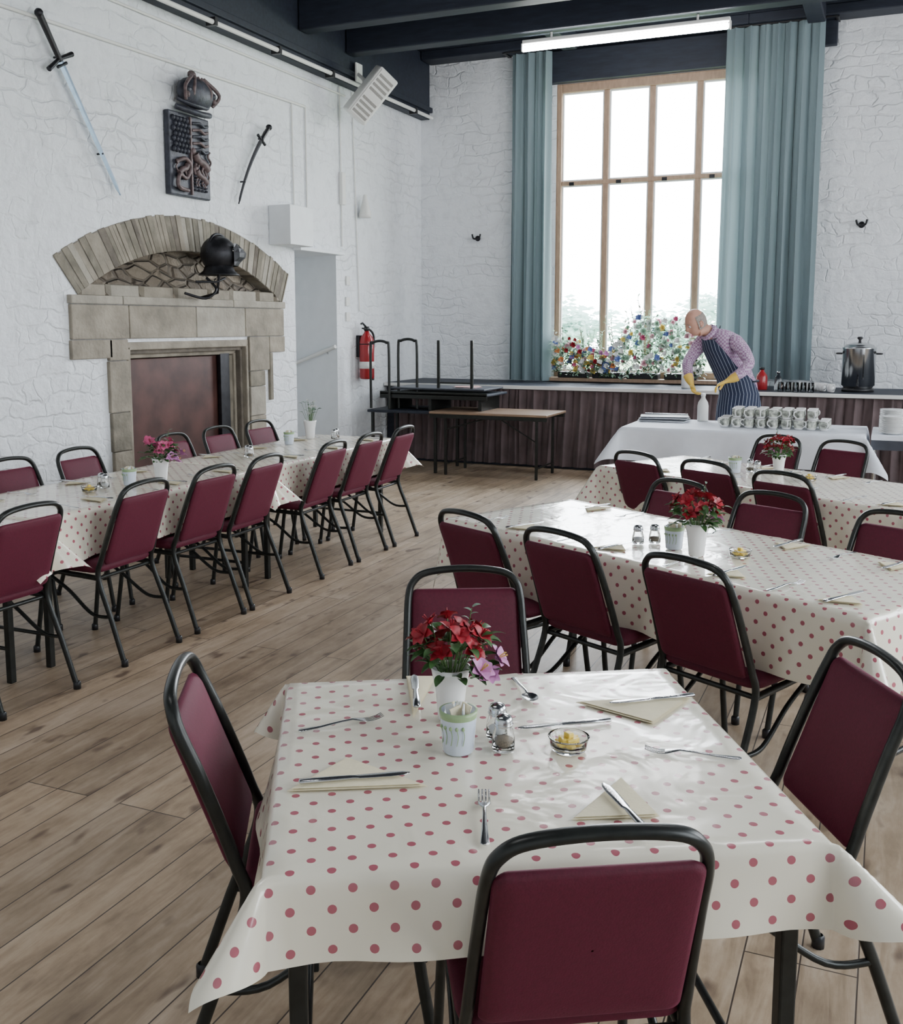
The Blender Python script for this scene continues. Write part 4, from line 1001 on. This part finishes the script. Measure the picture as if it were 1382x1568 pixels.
def part(mb,name):
    mb.v=[v-mo for v in mb.v]; return mb.obj(name,parent=man)
hd=Vector((-1.73,9.865,1.665)); fd=(Fv*.75+Vector((-.35,0,-.55))).normalized(); upv=(Vector((0,0,1))+Fv*.5)
x_=fd.cross(upv).normalized(); z_=x_.cross(fd); hs=1.08
HT=Matrix(((x_.x*hs,fd.x*hs,z_.x*hs,hd.x),(x_.y*hs,fd.y*hs,z_.y*hs,hd.y),(x_.z*hs,fd.z*hs,z_.z*hs,hd.z),(0,0,0,1)))
mb=MB()
def headf(n,p):
    x,y,z=n
    if z<0: p.x*=1-.28*(-z)**1.3; 
    if z<-.2 and y<0: p.y*=1+.35*z
    if y>0:
        g=exp(-((x/.16)**2)); 
        p.y+=.020*g*exp(-(((z+.22)/.17)**2))+.012*g*exp(-(((z+.05)/.2)**2))
        p.y+=.005*exp(-((z-.2)/.1)**2)*exp(-(x/.5)**2)
        for s in (-1,1): p.y-=.010*exp(-(((x-s*.36)/.17)**2)-(((z-.04)/.12)**2))
        p.y+=.005*exp(-((x/.3)**2)-(((z+.52)/.07)**2)); p.y-=.004*exp(-((x/.35)**2)-(((z+.60)/.03)**2))
        p.y+=.010*exp(-((x/.35)**2)-(((z+.82)/.16)**2))
    return p
mb.ell((0,0,0),(.078,.098,.122),'skin',48,T=HT,fn=headf)
for s in (-1,1):
    mb.ell((s*.029,.083,.004),(.012,.010,.010),'eyew',12,T=HT); mb.ell((s*.029,.0905,.003),(.005,.004,.005),'black',8,T=HT)
    mb.tube([(s*.012,.094,.028),(s*.03,.098,.033),(s*.05,.086,.027)],[.003,.004,.002],'hair',6,T=HT)
    mb.ell((s*.079,-.005,-.008),(.010,.020,.032),'skin',14,T=HT); mb.tube(smooth_path([(s*.084,.012,-.03),(s*.088,-.018,-.01),(s*.088,-.012,.02),(s*.085,.01,.018)],4),.004,'skin',6,T=HT)
mb.tube([(-.02,.0925,-.066),(0,.097,-.066),(.02,.0925,-.066)],[.002,.003,.002],'hotpink',6,T=HT)
P=[]
for i in range(31):
    b=pi-.25+(i/30)*(pi+.5); row=[]
    for j in range(9):
        a=.95+1.1*j/8; n=Vector((sin(a)*cos(b),sin(a)*sin(b),cos(a))); r=1.06+.012*noise.noise(n*14)
        if j in(0,8): r=.99
        row.append((n.x*.078*r,n.y*.098*r+.003,n.z*.122*r))
    P.append(row)
mb.grid(P,'hair',True,T=HT)
mb.tube([hd+Vector((.02,.03,-.08)),Vector((-1.655,9.93,1.60)),Vector((-1.60,9.98,1.54))],[.055,.058,.066],'skin',14)
part(mb,'head')
mb=MB(); ncz=(Vector((-1.725,9.87,1.665))-Vector((-1.60,9.98,1.54))).normalized(); T=basis((-1.625,9.955,1.575),Lv,ncz)
mb.lathe([(.075,-.02),(.072,.015),(.076,.02),(.088,-.01),(.09,-.025)],'shirt',20,T); part(mb,'collar')
mb=MB()
rows=[((-1.555,10.03,1.50),.142,.55),((-1.50,10.08,1.40),.188,.75),((-1.43,10.15,1.25),.20,.95),((-1.375,10.205,1.10),.19,1.6),((-1.345,10.235,.98),.195,1.8),((-1.34,10.23,.85),.22,1.75),((-1.34,10.22,.7),.225,1.6),((-1.34,10.22,.48),.235,1.5)]
P=[];U=[]
rs=[]
for i in range(len(rows)-1):
    for q in range(5):
        t=q/5; rs.append((Vector(rows[i][0]).lerp(Vector(rows[i+1][0]),t),rows[i][1]*(1-t)+rows[i+1][1]*t,rows[i][2]*(1-t)+rows[i+1][2]*t))
rs.append((Vector(rows[-1][0]),rows[-1][1],rows[-1][2]))
for i,(c,r,w) in enumerate(rs):
    row=[];u_=[]
    for j in range(29):
        ph=-w+2*w*j/28; rr_=r*(1+.03*sin(ph*9)*(i/len(rs)))
        row.append(c+Fv*cos(ph)*rr_+Lv*sin(ph)*rr_*1.06); u_.append((ph*r,c.z))
    P.append(row);U.append(u_)
mb.grid(P,'apron',True,UV=U)
for s in (-1,1):
    e=P[0][0] if s<0 else P[0][-1]
    mb.tube(smooth_path([e,e+Vector((0,0,.03))+(-Fv)*.05,Vector((-1.58,10.02,1.62))+Lv*s*.07,Vector((-1.55,10.07,1.63))+Lv*s*.02],5),.008,'trouser',6,flat=.5)
wp=[Vector((-1.375,10.205,1.10))+(Fv*cos(a)+Lv*sin(a)*1.06)*.196 for a in [1.5+ (2*pi-3.0)*i/16 for i in range(17)]]
mb.tube(wp,.009,'trouser',6); part(mb,'apron')
def hand(wrist,dirn,palmn,side,name,curl):
    mb=MB(); w=Vector(wrist); d=Vector(dirn).normalized(); pn=Vector(palmn); pn=(pn-d*pn.dot(d)).normalized(); s=d.cross(pn)*side
    P=[]
    for t,wd,th in ((-.10,.048,.046),(-.06,.045,.042),(-.02,.035,.030),(0,.031,.022),(.02,.038,.018),(.05,.043,.016),(.08,.043,.014),(.095,.036,.010),(.098,.01,.004)):
        P.append([w+d*t+s*(wd*cos(a))+pn*(th*sin(a)) for a in [2*pi*j/14 for j in range(14)]])
    mb.grid(P,'glove',True,closev=True)
    for off,L_,r in ((-.032,.062,.0085),(-.011,.078,.0095),(.011,.083,.0095),(.032,.074,.009)):
        p=w+d*.085+s*off; a=0; pts=[p-d*.02]; 
        for seg in (.42,.32,.26):
            pts.append(p); a+=curl; p=p+(d*cos(a)+pn*sin(a))*L_*seg
        pts.append(p); q=smooth_path(pts,3)
        rr_=[r*(1.05-.3*i/(len(q)-1)) for i in range(len(q))]; rr_[-1]*=.55
        mb.tube(q,rr_,'glove',8)
    p=w+d*.025+s*.034; q=smooth_path([p-s*.015,p+s*.018+d*.02+pn*.012,p+s*.026+d*.045+pn*.03,p+s*.018+d*.065+pn*.043],4)
    rr_=[.0125*(1-.25*i/(len(q)-1)) for i in range(len(q))]; rr_[-1]*=.6
    mb.tube(q,rr_,'glove',8)
    part(mb,name)
hand((-1.40,9.725,1.12),(-.85,-.25,-.42),(-.3,-.2,-.9),-1,'left_hand',.45)
hand((-1.745,9.815,1.075),(.42,-.42,-.80),(.9,-.35,.1),1,'right_hand',.5)

# ---------------------------------------------------------------- light
w=bpy.data.worlds.new('sky'); scene.world=w; w.use_nodes=True; nt=w.node_tree; nt.nodes.clear()
wo=nt.nodes.new('ShaderNodeOutputWorld'); bg=nt.nodes.new('ShaderNodeBackground'); nt.links.new(bg.outputs[0],wo.inputs[0])
tc=nt.nodes.new('ShaderNodeTexCoord'); sp=nt.nodes.new('ShaderNodeSeparateXYZ'); nt.links.new(tc.outputs['Generated'],sp.inputs[0])
cr=nt.nodes.new('ShaderNodeValToRGB'); cr.color_ramp.elements[0].color=(.93,.965,1,1); cr.color_ramp.elements[1].color=(.80,.90,1,1); cr.color_ramp.elements[1].position=.8
nt.links.new(sp.outputs['Z'],cr.inputs[0]); nt.links.new(cr.outputs[0],bg.inputs[0])
mrw=nt.nodes.new('ShaderNodeMapRange'); mrw.inputs['From Min'].default_value=.1; mrw.inputs['From Max'].default_value=.9; mrw.inputs['To Min'].default_value=7.5; mrw.inputs['To Max'].default_value=17
nt.links.new(sp.outputs['Y'],mrw.inputs[0]); nt.links.new(mrw.outputs[0],bg.inputs[1])
def portal(loc,rot,sx,sy):
    l=bpy.data.lights.new('window_portal','AREA'); l.shape='RECTANGLE'; l.size=sx; l.size_y=sy; l.cycles.is_portal=True
    o=bpy.data.objects.new('window_portal',l); COL.objects.link(o); o.location=loc; o.rotation_euler=rot
portal((-2.7,YB+.31,2.75),(radians(-90),0,0),2.3,3.5)
for a,b in RW: portal((XR+.31,(a+b)/2,2.65),(0,radians(90),0),3.1,b-a)

cam=bpy.data.cameras.new('camera'); co=bpy.data.objects.new('camera',cam); COL.objects.link(co)
co.location=(0,0,1.65); co.rotation_euler=(radians(90-7.243),0,radians(23.4))
cam.sensor_fit='HORIZONTAL'; cam.sensor_width=36; cam.lens=1550/1382*36; cam.shift_y=-(784-693)/1382; cam.clip_start=.05; cam.clip_end=200
scene.camera=co
scene.view_settings.exposure=0.68
